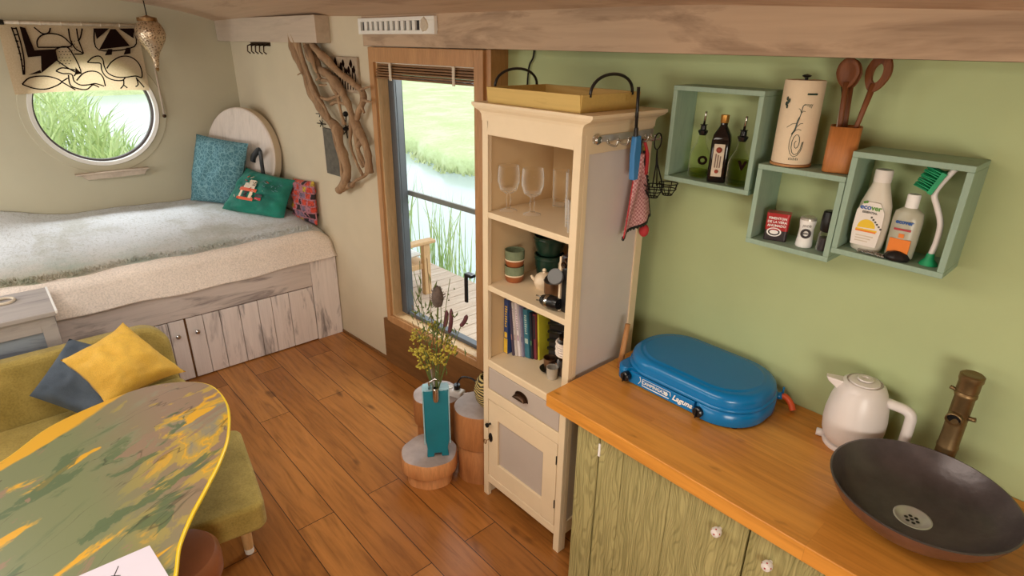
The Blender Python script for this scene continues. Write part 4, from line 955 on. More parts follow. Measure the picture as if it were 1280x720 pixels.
# crown moulding: flares out at the sides and front
mb = MB()
prof = [(.0005, 1.868), (.003, 1.893), (.012, 1.904), (.040, 1.916), (.052, 1.926), (.052, 1.936)]
rings = []
for d, z in prof:
    f = d*.22
    rings.append([(X0-d, YF-f, z), (X1+d, YF-f, z), (X1+d, YB+.004, z), (X0-d, YB+.004, z)])
vs = [p for r in rings for p in r]; fs = [(0, 1, 2, 3)]
for i in range(len(rings)-1):
    for j in range(4): fs.append((4*i+j, 4*i+(j+1) % 4, 4*i+4+(j+1) % 4, 4*i+4+j))
k = 4*(len(rings)-1); fs.append((k, k+1, k+2, k+3)); mb.add(vs, fs); mb.build('cornice', M['cabinet'], CB)
d = cbox('drawer', M['cab_panel'], .003, (X0+.038, X1-.038, YF+.002, YF+.02, .646, .758))
mb = MB(); T = Matrix.Translation((-1.612, YF+.001, .706))
mb.grid(lambda a, b: T @ Vector((.038*math.cos(PI*a), -.024*math.sin(PI*b/2), .022*math.sin(PI*a)*math.cos(PI*b/2)-.006)), 14, 8); mb.box(-1.655, -1.569, YF-.002, YF+.001, .694, .702); mb.lathe([(.0001, .003), (.040, .003), (.042, 0)], n=24, T=T @ Matrix.Rotation(PI/2, 4, 'X') @ Matrix.Diagonal((1, .62, 1, 1))); mb.build('cup_pull', M['bronze'], d)
mb = MB(); a, b, c_, e_ = X0+.038, X1-.038, .137, .582; pa, pb, pc, pd = -1.772, -1.462, .235, .492
for bb in ((a, pa, c_, e_), (pb, b, c_, e_), (pa, pb, c_, pc), (pa, pb, pd, e_)): mb.box(bb[0], bb[1], YF+.001, YF+.02, bb[2], bb[3])
d = mb.build('door', M['cabinet'], CB, bevel=.002)
MB().box(pa-.01, pb+.01, YF+.012, YF+.018, pc-.01, pd+.01).build('inset_panel', M['cab_panel'], d)
MB().lathe([(.005, 0), (.005, .012), (.011, .018), (.011, .026), (.0001, .03)], n=14, T=Matrix.Translation((-1.824, YF+.001, .452)) @ Matrix.Rotation(PI/2, 4, 'X')).build('knob', M['iron'], d)
mb = MB(); mb.lathe([(.0001, .003), (.013, .003), (.014, 0)], n=20, T=Matrix.Translation((-1.822, YF+.001, .372)) @ Matrix.Rotation(PI/2, 4, 'X') @ Matrix.Diagonal((1, 1.9, 1, 1))); mb.build('key_plate', M['iron'], d)
mb = MB(); mb.tube([(-1.822, YF, .368), (-1.822, YF-.025, .368)], .003, 6); mb.tube([(-1.822+.009*math.cos(i*PI/5), YF-.035, .366+.011*math.sin(i*PI/5)) for i in range(10)], .0028, 6, closed=True); mb.build('key', M['brass'], d)
for z in (.26, .50): MB().box(X1-.0405, X1-.037, YF-.002, YF+.002, z-.022, z+.022).build('hinge', M['iron'], d)
# tray on top
TR_ = thing('tray', 'ochre wooden tray with two black hoop handles on the cabinet top', 'tray', (-1.61, 1.71, 1.937))
mb = MB(); tx0, tx1, ty0, ty1 = -1.858, -1.372, 1.545, 1.862; tz = 1.937
mb.box(tx0+.012, tx1-.012, ty0+.012, ty1-.012, tz, tz+.010)
def slantwall(p, q, inn):
    (x0, y0), (x1, y1) = p, q; ix, iy = inn; e = .012
    mb.add([(x0, y0, tz), (x1, y1, tz), (x1-ix*.006, y1-iy*.006, tz+.058), (x0-ix*.006, y0-iy*.006, tz+.058), (x0+ix*e, y0+iy*e, tz), (x1+ix*e, y1+iy*e, tz), (x1+ix*(e-.006), y1+iy*(e-.006), tz+.058), (x0+ix*(e-.006), y0+iy*(e-.006), tz+.058)],
           [(0, 1, 2, 3), (4, 5, 6, 7), (0, 1, 5, 4), (3, 2, 6, 7), (0, 3, 7, 4), (1, 2, 6, 5)])
slantwall((tx0, ty0), (tx1, ty0), (0, 1)); slantwall((tx0, ty1), (tx1, ty1), (0, -1)); slantwall((tx0, ty0), (tx0, ty1), (1, 0)); slantwall((tx1, ty0), (tx1, ty1), (-1, 0))
mb.build('box', M['tray'], TR_)
for x in (tx0, tx1):
    s_ = -1 if x == tx0 else 1
    P = [(x+s_*.004, 1.70+.115*math.cos(PI*i/16), tz+.05+.072*math.sin(PI*i/16)**.8) for i in range(17)]
    MB().tube(P, .0055, 8).build('handle', M['black'], TR_)

# ---------------- glassware on the top shelf
def goblet(x, y, z, h, r, label, group='stemmed glasses on the top shelf'):
    t = thing('wine_glass', label, 'glass', (x, y, z), group)
    MB().lathe([(r*.30, h*.40), (r*.75, h*.47), (r, h*.66), (r*.98, h*.84), (r*.90, h), (r*.88, h), (r*.94, h*.84), (r*.95, h*.66), (r*.7, h*.49), (.001, h*.43)], (x, y, z), 28, jit=0).build('bowl', M['clear'], t)
    MB().lathe([(r*.8, 0), (r*.8, .003), (r*.25, .012), (r*.16, h*.14), (r*.24, h*.26), (r*.16, h*.36), (r*.30, h*.42)], (x, y, z), 20).build('stem', M['clear'], t)
goblet(-1.802, 1.61, 1.50, .19, .046, 'cut glass goblet at the left end of the top cabinet shelf')
goblet(-1.695, 1.645, 1.50, .19, .046, 'cut glass goblet second from the left on the top shelf')
def tumbler(x, y, z, h, r, label):
    t = thing('drinking_glass', label, 'glass', (x, y, z), 'straight glasses on the top shelf')
    MB().lathe([(.001, .004), (r*.85, .004), (r*.88, 0), (r*.92, h*.3), (r, h), (r*.95, h), (r*.87, h*.3), (r*.8, .014), (.001, .014)], (x, y, z), 26).build('body', M['clear'], t)
tumbler(-1.535, 1.72, 1.50, .19, .036, 'tall clear glass to the right of the two goblets, at the back')
tumbler(-1.615, 1.84, 1.50, .17, .034, 'tall clear glass behind the second goblet')
tumbler(-1.47, 1.65, 1.50, .11, .036, 'short clear tumbler in front of the tall glasses')
tumbler(-1.413, 1.60, 1.50, .125, .034, 'ribbed tumbler half hidden by the right edge of the top shelf')
tumbler(-1.715, 1.83, 1.50, .16, .034, 'tall clear glass behind the first goblet')
# ---------------- crockery shelf (z 1.17)
def cup(x, y, z, label):
    t = thing('stoneware_cup', label, 'cup', (x, y, z), 'stacked stoneware cups')
    r, h = .043, .075
    MB().lathe([(r, h*.42), (r*1.03, h*.7), (r*1.02, h), (r*.94, h), (r*.92, h*.2), (.001, h*.12)], (x, y, z), 28).build('glazed_band', M['glaze_sage'], t)
    MB().lathe([(.001, 0), (r*.78, 0), (r*.92, h*.12), (r, h*.42)], (x, y, z), 28).build('clay_foot', M['clay'], t)
    MB().lathe([(r*1.008, h*.40), (r*1.01, h*.48)], (x, y, z), 28).build('pale_rim_line', M['cream_ceramic'], t)
cup(-1.808, 1.655, 1.17, 'lower sage and brown cup of the two stacked on the left'); cup(-1.807, 1.655, 1.242, 'upper sage and brown cup of the two stacked on the left')
def gpot(x, y, z, r, h, label):
    t = thing('green_pot', label, 'pot', (x, y, z), 'dark green glazed pots')
    MB().lathe([(.001, 0), (r*.72, 0), (r*.8, h*.1), (r*.97, h*.62), (r, h*.9), (r*1.02, h), (r*.94, h), (r*.88, h*.6), (.001, h*.1)], (x, y, z), 30).build('body', M['glaze_green'], t)
    MB().lathe([(r*1.0, h*.80), (r*1.035, h*.86), (r*1.0, h*.92)], (x, y, z), 30).build('rim_band', M['glaze_green'], t)
gpot(-1.735, 1.80, 1.17, .066, .115, 'lower dark green glazed pot behind the white teapot'); gpot(-1.735, 1.80, 1.287, .072, .085, 'upper dark green glazed bowl stacked on the green pot')
t = thing('small_teapot', 'little cream ceramic teapot with domed lid on the middle shelf', 'teapot', (-1.665, 1.66, 1.17))
x, y, z = -1.665, 1.70, 1.17
MB().lathe([(.001, 0), (.034, 0), (.044, .02), (.045, .034), (.038, .046)], (x, y, z), 28).build('body', M['cream_ceramic'], t)
l = MB().lathe([(.041, .044), (.036, .056), (.022, .066), (.008, .07), (.006, .074)], (x, y, z), 28); l.ball((x, y, z+.08), .009, 8); l.build('lid', M['cream_ceramic'], t)
MB().tube([(x-.038, y-.01, z+.022), (x-.056, y-.014, z+.032), (x-.064, y-.016, z+.042)], [.009, .007, .006], 10).build('spout', M['cream_ceramic'], t)
t = thing('cream_jug', 'tall cream ceramic jar with lid behind the little teapot', 'jar', (-1.625, 1.82, 1.17))
MB().lathe([(.001, 0), (.044, 0), (.05, .03), (.05, .10), (.042, .115)], (-1.61, 1.80, 1.17), 28).build('body', M['cream_ceramic'], t)
mb = MB(); mb.lathe([(.045, .112), (.045, .12), (.03, .132), (.008, .138)], (-1.61, 1.80, 1.17), 28); mb.ball((-1.61, 1.80, 1.313), .01, 8); mb.build('lid', M['cream_ceramic'], t)
t = thing('sugar_pot', 'pewter coloured pot with a dark open lid beside the teapot', 'pot', (-1.575, 1.68, 1.17))
MB().lathe([(.001, 0), (.033, 0), (.04, .012), (.041, .06), (.043, .066), (.036, .066), (.034, .01), (.001, .008)], (-1.578, 1.67, 1.17), 28).build('body', M['brownmetal'], t)
MB().lathe([(.001, .005), (.04, .0), (.042, -.006), (.001, -.006)], n=24, T=Matrix.Translation((-1.574, 1.665, 1.25)) @ Matrix.Rotation(.25, 4, 'X')).build('lid', M['black'], t)
t = thing('coffee_maker', 'slim black coffee machine with a round steel head at the right of the middle shelf', 'coffee machine', (-1.41, 1.63, 1.17))
MB().box(-1.446, -1.376, 1.572, 1.70, 1.17, 1.36).build('body', M['black'], t, bevel=.008)
MB().box(-1.455, -1.446, 1.568, 1.695, 1.172, 1.40).build('side_strip', M['cream_ceramic'], t)
MB().box(-1.448, -1.376, 1.566, 1.70, 1.36, 1.41).build('head', M['tin_dark'], t, bevel=.012)
q = Matrix.Translation((-1.462, 1.556, 1.318)) @ Vector((.30, -.80, .45)).to_track_quat('Z', 'Y').to_matrix().to_4x4()
MB().lathe([(.0001, .008), (.030, .008), (.033, .004), (.033, -.006), (.0001, -.006)], n=28, T=q).build('round_head', paint('grey_cap', C(92, 92, 92), .4, .1), t)
mb = MB()
for dz in (0, .022): mb.lathe([(.006, .002), (.012, .004), (.013, 0)], n=18, T=Matrix.Translation((-1.43+dz*.8, 1.565, 1.372+dz)) @ Matrix.Rotation(PI/2, 4, 'X'))
mb.build('dial', M['bronze'], t)
t = thing('power_plug', 'black travel plug with two steel prongs lying at the shelf front', 'plug', (-1.49, 1.565, 1.17))
T = Matrix.Translation((-1.492, 1.562, 1.200)) @ Matrix.Rotation(-PI/2-.1, 4, 'Y')
MB().lathe([(.001, .044), (.02, .042), (.024, .03), (.028, .01), (.028, -.03), (.022, -.05), (.001, -.052)], n=24, T=T).build('body', M['blackplastic'], t)
MB().lathe([(.0285, .012), (.0295, .004), (.0285, -.004)], n=24, T=T).build('ring', M['steel'], t)
for s_ in (-1, 1): MB().tube([T @ Vector((s_*.010, 0, .04)), T @ Vector((s_*.010, 0, .078))], .0032, 8).build('prong', M['steel'], t)
# ---------------- books and odds on the lower shelf (z .797)
BK = [  # x, thickness, height, depth, lean, colour, label
 (-1.848, 0.026, .275, .20, 0.00, C(44, 66, 118), 'dark blue book at the left end of the row', C(226, 186, 60)),
 (-1.798, 0.010, .268, .19, 0.12, C(70, 62, 84), 'thin purple grey book leaning beside the dark blue one', C(150, 110, 110)),
 (-1.787, 0.012, .265, .19, 0.13, C(206, 196, 190), 'pale grey book second of the leaning pair', C(180, 150, 150)),
 (-1.774, 0.014, .262, .19, 0.13, C(222, 212, 214), 'white book between the grey and blue ones', C(170, 140, 160)),
 (-1.758, 0.010, .250, .19, 0.12, C(132, 126, 150), 'thin lilac grey book right of the white one', C(90, 90, 120)),
 (-1.747, 0.028, .240, .19, 0.10, C(52, 112, 130), 'wide teal blue book in the middle of the row', C(180, 200, 190)),
 (-1.718, 0.011, .228, .18, 0.09, C(40, 44, 52), 'thin black book right of the teal one', C(90, 130, 90)),
 (-1.706, 0.015, .225, .18, 0.08, C(120, 48, 60), 'dark book with maroon lower spine', C(36, 40, 44)),
 (-1.690, 0.011, .228, .18, 0.06, C(190, 182, 50), 'yellow green book at the right end of the row', C(160, 150, 40))]
for i, (x, th, h, dp, ln, c, lb, c2) in enumerate(BK):
    t = thing('book', lb, 'book', (x, 1.64, .797), 'books on the lower cabinet shelf')
    T = Matrix.Translation((x, 1.632+.009*i, .7985)) @ Matrix.Rotation(-ln*1.0, 4, 'Y')
    mat = paint('book_cover', c, .45, .12, 12); m2 = paint('book_spine_print', c2, .5, .2, 60)
    mb = MB(); mb.box(0, th, 0, .0025, 0, h, T=T); mb.box(0, .002, .0025, dp, 0, h, T=T); mb.box(th-.002, th, .0025, dp, 0, h, T=T); mb.build('cover', mat, t)
    MB().box(.002, th-.002, .0025, dp-.004, .004, h-.004, T=T).build('pages', M['paper'], t)
    mb = MB(); mb.box(th*.15, th*.85, -.0006, 0, h*(.45 if i == 7 else .30), h*(.97 if i == 7 else .40), T=T)
    if th > .011 and i != 7:
        for j in range(9): mb.box(th*.25, th*(.55+.3*random.random()), -.0006, 0, h*(.5+.045*j), h*(.525+.045*j), T=T)
    if i == 0: MB().box(th*.02, th*.98, -.0005, 0, .002, h*.28, T=T).build('spine_band', m2, t)
    mb.build('spine_print', m2, t)
t = thing('slatted_rack', 'dark slatted rack to the right of the books on the lower shelf', 'rack', (-1.55, 1.85, .797))
mb = MB()
for i in range(5): mb.tube([(-1.646, 1.722, .83+.042*i), (-1.56, 1.727, .85+.042*i), (-1.40, 1.755, .86+.042*i)], .008, 6)
mb.box(-1.646, -1.56, 1.728, 1.90, .7985, 1.035); mb.box(-1.56, -1.40, 1.765, 1.90, .7985, 1.05); mb.build('body', M['black'], t)
def jar(x, y, z, label):
    t = thing('glass_jar', label, 'jar', (x, y, z), 'glass jars stacked on the lower shelf')
    MB().lathe([(.001, .003), (.033, .003), (.036, .01), (.036, .068), (.03, .08), (.03, .086)], (x, y, z), 26).build('jar_body', M['clear'], t)
    MB().lathe([(.031, .081), (.033, .083), (.033, .096), (.001, .097)], (x, y, z), 26).build('lid', M['bronze'], t)
    MB().lathe([(.001, .006), (.032, .006), (.032, .05), (.001, .052)], (x, y, z), 20).build('contents', M['brownmetal'], t)
jar(-1.515, 1.70, .797, 'lower glass jar on the right of the lower shelf'); jar(-1.515, 1.70, .895, 'upper glass jar stacked under the middle shelf')
t = thing('crochet_sleeve', 'beige crocheted sleeve on the upper glass jar', 'sleeve', (-1.515, 1.70, .90))
mb = MB()
for i in range(6):
    mb.tube([(-1.515+(.041+.002*(i % 2))*math.cos(a*PI/14), 1.70+(.041+.002*(i % 2))*math.sin(a*PI/14), .905+.011*i) for a in range(28)], .0055, 6, closed=True)
mb.build('knit', M['blanket'], t)
t = thing('espresso_cup', 'small metal espresso cup on a dark saucer at the front of the lower shelf', 'cup', (-1.585, 1.675, .797))
MB().lathe([(.001, .004), (.02, .004), (.045, .012), (.046, .014), (.02, .008), (.001, .008)], (-1.585, 1.675, .7975), 26).build('saucer', M['black'], t)
mb = MB(); mb.lathe([(.001, .010), (.022, .010), (.027, .03), (.030, .068), (.027, .068), (.023, .03), (.001, .014)], (-1.585, 1.675, .7975), 26); mb.build('cup_body', M['brownmetal'], t)
MB().tube([(-1.557, 1.675, .852), (-1.54, 1.675, .848), (-1.537, 1.675, .83), (-1.559, 1.675, .82)], .004, 7).build('handle', M['brownmetal'], t)
t = thing('metal_cup', 'small silver cup to the right of the saucer on the lower shelf', 'cup', (-1.535, 1.64, .797))
mb = MB(); mb.lathe([(.001, 0), (.022, 0), (.026, .03), (.027, .055), (.024, .055), (.02, .01), (.001, .006)], (-1.535, 1.64, .7975), 24); mb.build('cup_body', M['silver'], t)
# ---------------- hook rail on the cabinet side and what hangs on it
HR = thing('hook_rail', 'silver hook rail on the cabinet side holding kitchen things', 'hook rail', (X1, 1.76, 1.85))
MB().box(X1, X1+.006, 1.585, 1.93, 1.838, 1.862).build('bar', M['silver'], HR, bevel=.002)
MB().lathe([(.016, .0), (.017, .014), (.012, .02), (.001, .021)], n=20, T=Matrix.Translation((X1, 1.60, 1.85)) @ Matrix.Rotation(PI/2, 4, 'Y')).build('end_knob', M['steel'], HR)
for y in (1.66, 1.72, 1.78, 1.835, 1.88, 1.915):
    MB().tube(catmull([(X1+.005, y, 1.845), (X1+.012, y, 1.83), (X1+.044, y, 1.828), (X1+.05, y, 1.848)], 4), .004, 7).build('hook', M['steel'], HR)
LT = thing('gas_lighter', 'blue gas lighter with long black nozzle hanging on the hook rail', 'lighter', (-1.29, 1.765, 1.70))
lx, ly = -1.284, 1.752
MB().tube([(lx, ly-.008, 1.865), (lx, ly-.016, 2.02)], .0058, 10).build('nozzle', M['black'], LT)
MB().lathe([(.008, 0), (.008, .03), (.006, .034)], (lx, ly-.008, 1.852), 14).build('collar', M['black'], LT)
mb = MB(); mb.prism([(ly-.018, 1.855), (ly+.012, 1.858), (ly+.02, 1.80), (ly+.016, 1.70), (ly-.012, 1.70), (ly-.020, 1.79)], lx-.011, lx+.011, 'yz'); mb.build('body', M['bluelighter'], LT, bevel=.004)
MB().tube([(lx+.002, ly+.02, 1.83), (lx+.002, ly+.026, 1.815), (lx+.002, ly+.018, 1.80)], .004, 7).build('trigger', M['black'], LT)
PH = thing('pot_holder', 'pink checked oven cloth with black trim hanging on the cabinet side', 'oven cloth', (-1.30, 1.82, 1.46))
def cl(a, b):
    zt, zb = 1.785, 1.475+.055*a
    wl, wr = (1.805*(1-b)+1.745*b), (1.845*(1-b)+1.94*b)
    return (-1.312+.014*math.sin(a*9+b*2)*b+.02*(1-b)*math.sin(a*6), wl+(wr-wl)*a, zt+(zb-zt)*b)
mb = MB(); mb.grid(cl, 16, 20); mb.build('cloth', M['mitt'], PH, solid=.006)
mb = MB(); mb.tube([Vector(cl(a/16, 1))+Vector((0, 0, 0)) for a in range(17)], .006, 7); mb.tube([Vector(cl(1, b/16)) for b in range(17)], .005, 7)
for i in range(17): mb.ball(Vector(cl(i/16, 1))+Vector((0, 0, -.005)), .006, 4)
for i in range(10): mb.ball(Vector(cl(1, i/16))+Vector((0, .005, 0)), .006, 4)
mb.build('trim', M['black'], PH)
mb = MB(); mb.tube([Vector(cl(0, b/16))+Vector((.002, 0, 0)) for b in range(17)], .0025, 6); mb.build('red_edge', M['redbit'], PH)
MB().tube(catmull([(-1.312, 1.82, 1.78), (-1.318, 1.828, 1.81), (-1.318, 1.835, 1.835)], 4), .004, 6).build('loop', M['black'], PH)
YC = thing('yellow_cloth', 'yellow and red cloth hanging behind the pink oven cloth', 'cloth', (-1.30, 1.88, 1.46))
mb = MB(); mb.grid(lambda a, b: (-1.325+.006*math.sin(a*8), 1.858+.016*a+.03*b, 1.80-.25*b), 6, 12); mb.build('cloth', M['yellow'], YC, solid=.006)
MB().tube(catmull([(-1.322, 1.85, 1.83), (-1.31, 1.86, 1.78), (-1.318, 1.875, 1.70)], 5), [.006]*5+[.008]*6, 8).build('red_handle', M['redbit'], YC)
mb = MB(); mb.ball((-1.312, 1.893, 1.475), .020, 8, sz=1.3); mb.tube([(-1.32, 1.89, 1.55), (-1.312, 1.893, 1.48)], .008, 7); mb.build('red_tip', M['redbit'], YC)
WK = thing('wire_egg_holder', 'black wire egg holder with two little baskets hanging on the rail', 'egg holder', (-1.27, 1.92, 1.61))
mb = MB(); wx, wy = -1.285, 1.885
mb.tube([(wx, wy+.022*math.cos(i*PI/8), 1.825+.03*math.sin(i*PI/8)) for i in range(16)], .0026, 6, closed=True)
mb.tube([(wx, wy, 1.795), (wx, wy+.004, 1.74), (wx+.004, wy-.012, 1.655)], .0026, 6); mb.tube([(wx, wy, 1.795), (wx, wy+.012, 1.74), (wx+.01, wy+.05, 1.65)], .0026, 6); mb.tube([(wx, wy+.002, 1.795), (wx, wy+.022, 1.655)], .0022, 6)
mb.build('hanger', M['iron'], WK)
for cx, cy in ((wx, wy+.005), (wx+.012, wy+.082)):
    mb = MB(); R = .036
    for lv in range(3):
        r = R*(1, .86, .5)[lv]; zz = 1.66-.022*lv; mb.tube([(cx+r*math.cos(i*PI/9), cy+r*math.sin(i*PI/9), zz) for i in range(18)], .0022, 5, closed=True)
    for j in range(7):
        a = 2*PI*j/7; mb.tube([(cx+R*math.cos(a), cy+R*math.sin(a), 1.66), (cx+R*.86*math.cos(a), cy+R*.86*math.sin(a), 1.636), (cx+R*.45*math.cos(a), cy+R*.45*math.sin(a), 1.614), (cx, cy, 1.611)], .0018, 5)
    mb.build('egg_basket', M['iron'], WK)

# ================================================================== KITCHEN
ZC = .92
WT = MB().box(-1.329, 1.0, 1.392, YG-.002, .865, ZC).build('worktop', M['counter'], None, bevel=.003); tag(WT, 'oak plank kitchen worktop along the green wall', 'worktop')
KB = thing('base_cabinet', 'rough sawn green base cabinet under the worktop', 'cabinet', (-.3, 1.7, 0))
yb = 1.44
MB().box(-1.20, -1.17, yb, YG-.01, 0, .864).build('side_panel', M['gdoor'], KB)
MB().box(-1.20, -1.097, yb-.002, yb+.02, 0, .864).build('stile', M['gdoor'], KB, bevel=.003)
MB().box(-1.17, 1.0, yb+.022, yb+.03, .02, .86).build('carcass', M['gdoor'], KB)
def kdoor(x0, x1, kx, kz, hx=None, splits=()):
    mb = MB(); xs = [x0]+list(splits)+[x1]
    for a, b in zip(xs, xs[1:]): mb.box(a+(.0006 if a != x0 else .002), b-(.0006 if b != x1 else .002), yb, yb+.021, .04, .858)
    d = mb.build('door', M['gdoor'], KB, bevel=.0025)
    k = MB().lathe([(.006, 0), (.006, .008), (.014, .014), (.0165, .024), (.013, .034), (.0001, .038)], n=20, T=Matrix.Translation((kx, yb, kz)) @ Matrix.Rotation(PI/2, 4, 'X')); k = k.build('knob', M['white_gloss'], d)
    mb = MB(); T = Matrix.Translation((kx, yb-.022, kz))
    for i in range(5): 
        a = i*2*PI/5+.3; mb.ball(T @ Vector((.0125*math.cos(a), -.006, .0125*math.sin(a))), .0036, 5)
    mb.ball(T @ Vector((0, -.0145, 0)), .003, 5); mb.build('painted_dots', M['tin_red'], k)
    if hx is not None: MB().box(hx-.004, hx+.005, yb-.004, yb+.002, .745, .80).build('hinge', M['white'], d, bevel=.001)
kdoor(-1.094, -.515, -.602, .762, -1.092, (-.985, -.79)); kdoor(-.513, -.02, -.438, .757, None, (-.3,)); kdoor(-.018, .45, .38, .757)
# ---------------- stove
SV = thing('camping_stove', 'blue two burner camping stove with its lid closed on the worktop', 'stove', (-.95, 1.85, ZC))
def stad(x0, x1, y0, y1, n=18, r=None):
    r = (y1-y0)/2 if r is None else r
    return rrect(x0, x1, y0, y1, r, n)
sx0, sx1, sy0, sy1 = -1.236, -.69, 1.682, 2.03
def loft(mb, rings, mi=0, capb=True, capt=True):
    n = len(rings[0]); vs = [p for r in rings for p in r]; fs = []
    for i in range(len(rings)-1):
        for j in range(n): fs.append((i*n+j, i*n+(j+1) % n, (i+1)*n+(j+1) % n, (i+1)*n+j))
    mb.add(vs, fs, mi, True)
    if capt: mb.add(rings[-1], [tuple(range(n))], mi, False)
    if capb: mb.add(rings[0], [tuple(range(n))], mi, False)
def sring(d, z, r=.15): return [(x, y, z) for x, y in stad(sx0+d, sx1-d, sy0+d, sy1-d, 16, min(r-d*.35, (sy1-sy0)/2-d-.004))]
# base: rounded tray with the front recessed between the knobs
def bring(d, z):
    """base outline: rounded corners, front recessed between the two corner posts"""
    x0, x1, y0, y1 = sx0+d, sx1-d, sy0+d, sy1-d; o = []
    def arc(cx, cy, r, a0, n=12):
        for i in range(n+1):
            a = math.radians(a0+90*i/n); o.append((cx+r*math.cos(a), cy+r*math.sin(a), z))
    arc(x1-.14, y1-.14, .14, 0); arc(x0+.14, y1-.14, .14, 90); arc(x0+.045, y0+.045, .045, 180)
    o.extend([(x0+.052, y0+.004, z), (x0+.058, y0+.022, z), (x1-.19, y0+.022, z), (x1-.178, y0+.004, z)])
    arc(x1-.15, y0+.15, .15, 270); return o
mb = MB(); loft(mb, [bring(.004, ZC+.006), bring(.0, ZC+.012), bring(.0, ZC+.062), bring(.006, ZC+.066)]); mb.build('base', M['blue'], SV)
mb = MB(); mb.prism([(sx0+.062, sy0+.05), (sx0+.062, sy0+.012), (sx1-.194, sy0+.012), (sx1-.194, sy0+.05)], ZC+.006, ZC+.055, 'xy'); mb.build('front_panel', M['blue'], SV, bevel=.003)
mb = MB(); loft(mb, [sring(.006, ZC+.066), sring(-.002, ZC+.07), sring(-.002, ZC+.078), sring(.006, ZC+.082)]); mb.build('rim', M['blue'], SV)
mb = MB(); loft(mb, [sring(.004, ZC+.082), sring(.004, ZC+.104), sring(.008, ZC+.116), sring(.018, ZC+.124), sring(.03, ZC+.127), sring(.036, ZC+.1265), sring(.040, ZC+.129), sring(.046, ZC+.1305)], capb=False); mb.build('lid', M['blue'], SV)
for x in (-1.198, -.877):
    t = MB().lathe([(.018, 0), (.020, .006), (.019, .024), (.014, .028), (.0001, .028)], n=20, T=Matrix.Translation((x+.02, sy0+.012, ZC+.034)) @ Matrix.Rotation(PI/2, 4, 'X')); t.box(x+.018, x+.022, sy0-.024, sy0-.014, ZC+.018, ZC+.05); t.build('knob', M['blackplastic'], SV)
for x in (sx0+.06, sx1-.06):
    for y in (sy0+.06, sy1-.06): MB().lathe([(.014, 0), (.014, .01), (.0001, .01)], (x, y, ZC), 14).build('foot', M['blackplastic'], SV)
fy = sy0+.0112
mb = MB(); fx0, fx1 = -1.108, -.985
for a, b in (((fx0, .046), (fx1, .046)), ((fx0, .018), (fx0, .046)), ((fx1, .046), (fx1+.003, .030))):
    mb.tube([(a[0], fy, ZC+a[1]), (b[0], fy, ZC+b[1])], .0012, 5)
mb.tube([(fx0, fy, ZC+.018), (fx1-.002, fy, ZC+.018)], .0022, 5); mb.tube(catmull([(fx0-.014, fy, ZC+.05), (fx0-.009, fy, ZC+.035), (fx0-.018, fy, ZC+.018)], 4), .0016, 5)
for i in range(5):
    a = i*2*PI/5; mb.ball((fx1-.016+.005*math.cos(a), fy, ZC+.032+.005*math.sin(a)), .0036, 5)
mb.build('badge_frame', M['white'], SV)
text('CAMPINGAZ', .0185, 'lettering', M['white'], SV, (fx0+.05, fy-.0005, ZC+.032), (1, 0, 0), (0, 0, 1), 0, .0004, .0003)
text('Laguna', .030, 'lettering', M['white'], SV, (fx1+.052, fy-.0005, ZC+.032), (1, 0, 0), (0, 0, 1), .35, .0004, .0008)
HS = thing('gas_hose', 'short orange gas hose at the right end of the blue stove', 'hose', (-.68, 2.0, ZC))
MB().tube(catmull([(-.707, 1.985, .965), (-.69, 1.99, .968), (-.668, 1.992, .95), (-.652, 1.985, .929)], 5), .0115, 10).build('hose', M['orange'], HS)
mb = MB(); mb.tube([(-.72, 1.98, .964), (-.70, 1.987, .968)], .014, 10); mb.tube([(-.70, 1.987, .98), (-.70, 1.987, 1.005)], .004, 6); mb.build('clip', M['blue'], HS)
SK = thing('wooden_dowel', 'short wooden dowel standing between the cabinet and the blue stove', 'dowel', (-1.27, 1.80, ZC))
MB().tube([(-1.272, 1.765, ZC), (-1.275, 1.785, 1.02), (-1.278, 1.80, 1.105)], [.0125, .012, .0105], 12).build('dowel', M['stick'], SK)
# ---------------- kettle
KT = thing('kettle', 'white electric kettle with angular spout on the worktop', 'kettle', (-.45, 1.95, ZC))
kx, ky = -.447, 1.945
mb = MB(); mb.lathe([(.001, .018), (.070, .018), (.078, .024), (.088, .05), (.092, .085), (.0915, .12), (.085, .17), (.073, .213), (.063, .235), (.052, .243)], (kx, ky, ZC), 44); mb.build('body', M['white_gloss'], KT)
MB().lathe([(.051, .243), (.051, .238), (.047, .238), (.044, .246), (.03, .25), (.012, .25), (.012, .2515), (.0001, .2515)], (kx, ky, ZC), 40).build('lid', M['white_gloss'], KT)
MB().lathe([(.024, .252), (.022, .256), (.012, .256), (.010, .253), (.0001, .253)], (kx, ky, ZC), 30).build('lid_button', M['white_gloss'], KT)
MB().lathe([(.001, 0), (.078, 0), (.08, .006), (.078, .016), (.001, .016)], (kx, ky, ZC), 40).build('power_base', M['white_gloss'], KT)
T = Matrix.Translation((kx, ky, ZC)) @ Matrix.Rotation(math.radians(200), 4, 'Z')
mb = MB(); mb.add([(.062, -.018, .195), (.062, .018, .195), (.102, .012, .224), (.102, -.012, .224), (.052, -.022, .236), (.052, .022, .236), (.110, .013, .238), (.110, -.013, .238)], [(0, 1, 2, 3), (4, 5, 6, 7), (0, 1, 5, 4), (1, 2, 6, 5), (2, 3, 7, 6), (3, 0, 4, 7)], T=T); mb.build('spout', M['white_gloss'], KT, bevel=.003)
T = Matrix.Translation((kx, ky, ZC)) @ Matrix.Rotation(math.radians(8), 4, 'Z')
mb = MB(); mb.tube([Vector((.055, 0, .196))]+catmull([(.09, 0, .194), (.125, 0, .19), (.142, 0, .175), (.145, 0, .14), (.145, 0, .03)], 5), .0165, 12, T=T); mb.build('handle', M['white_gloss'], KT)
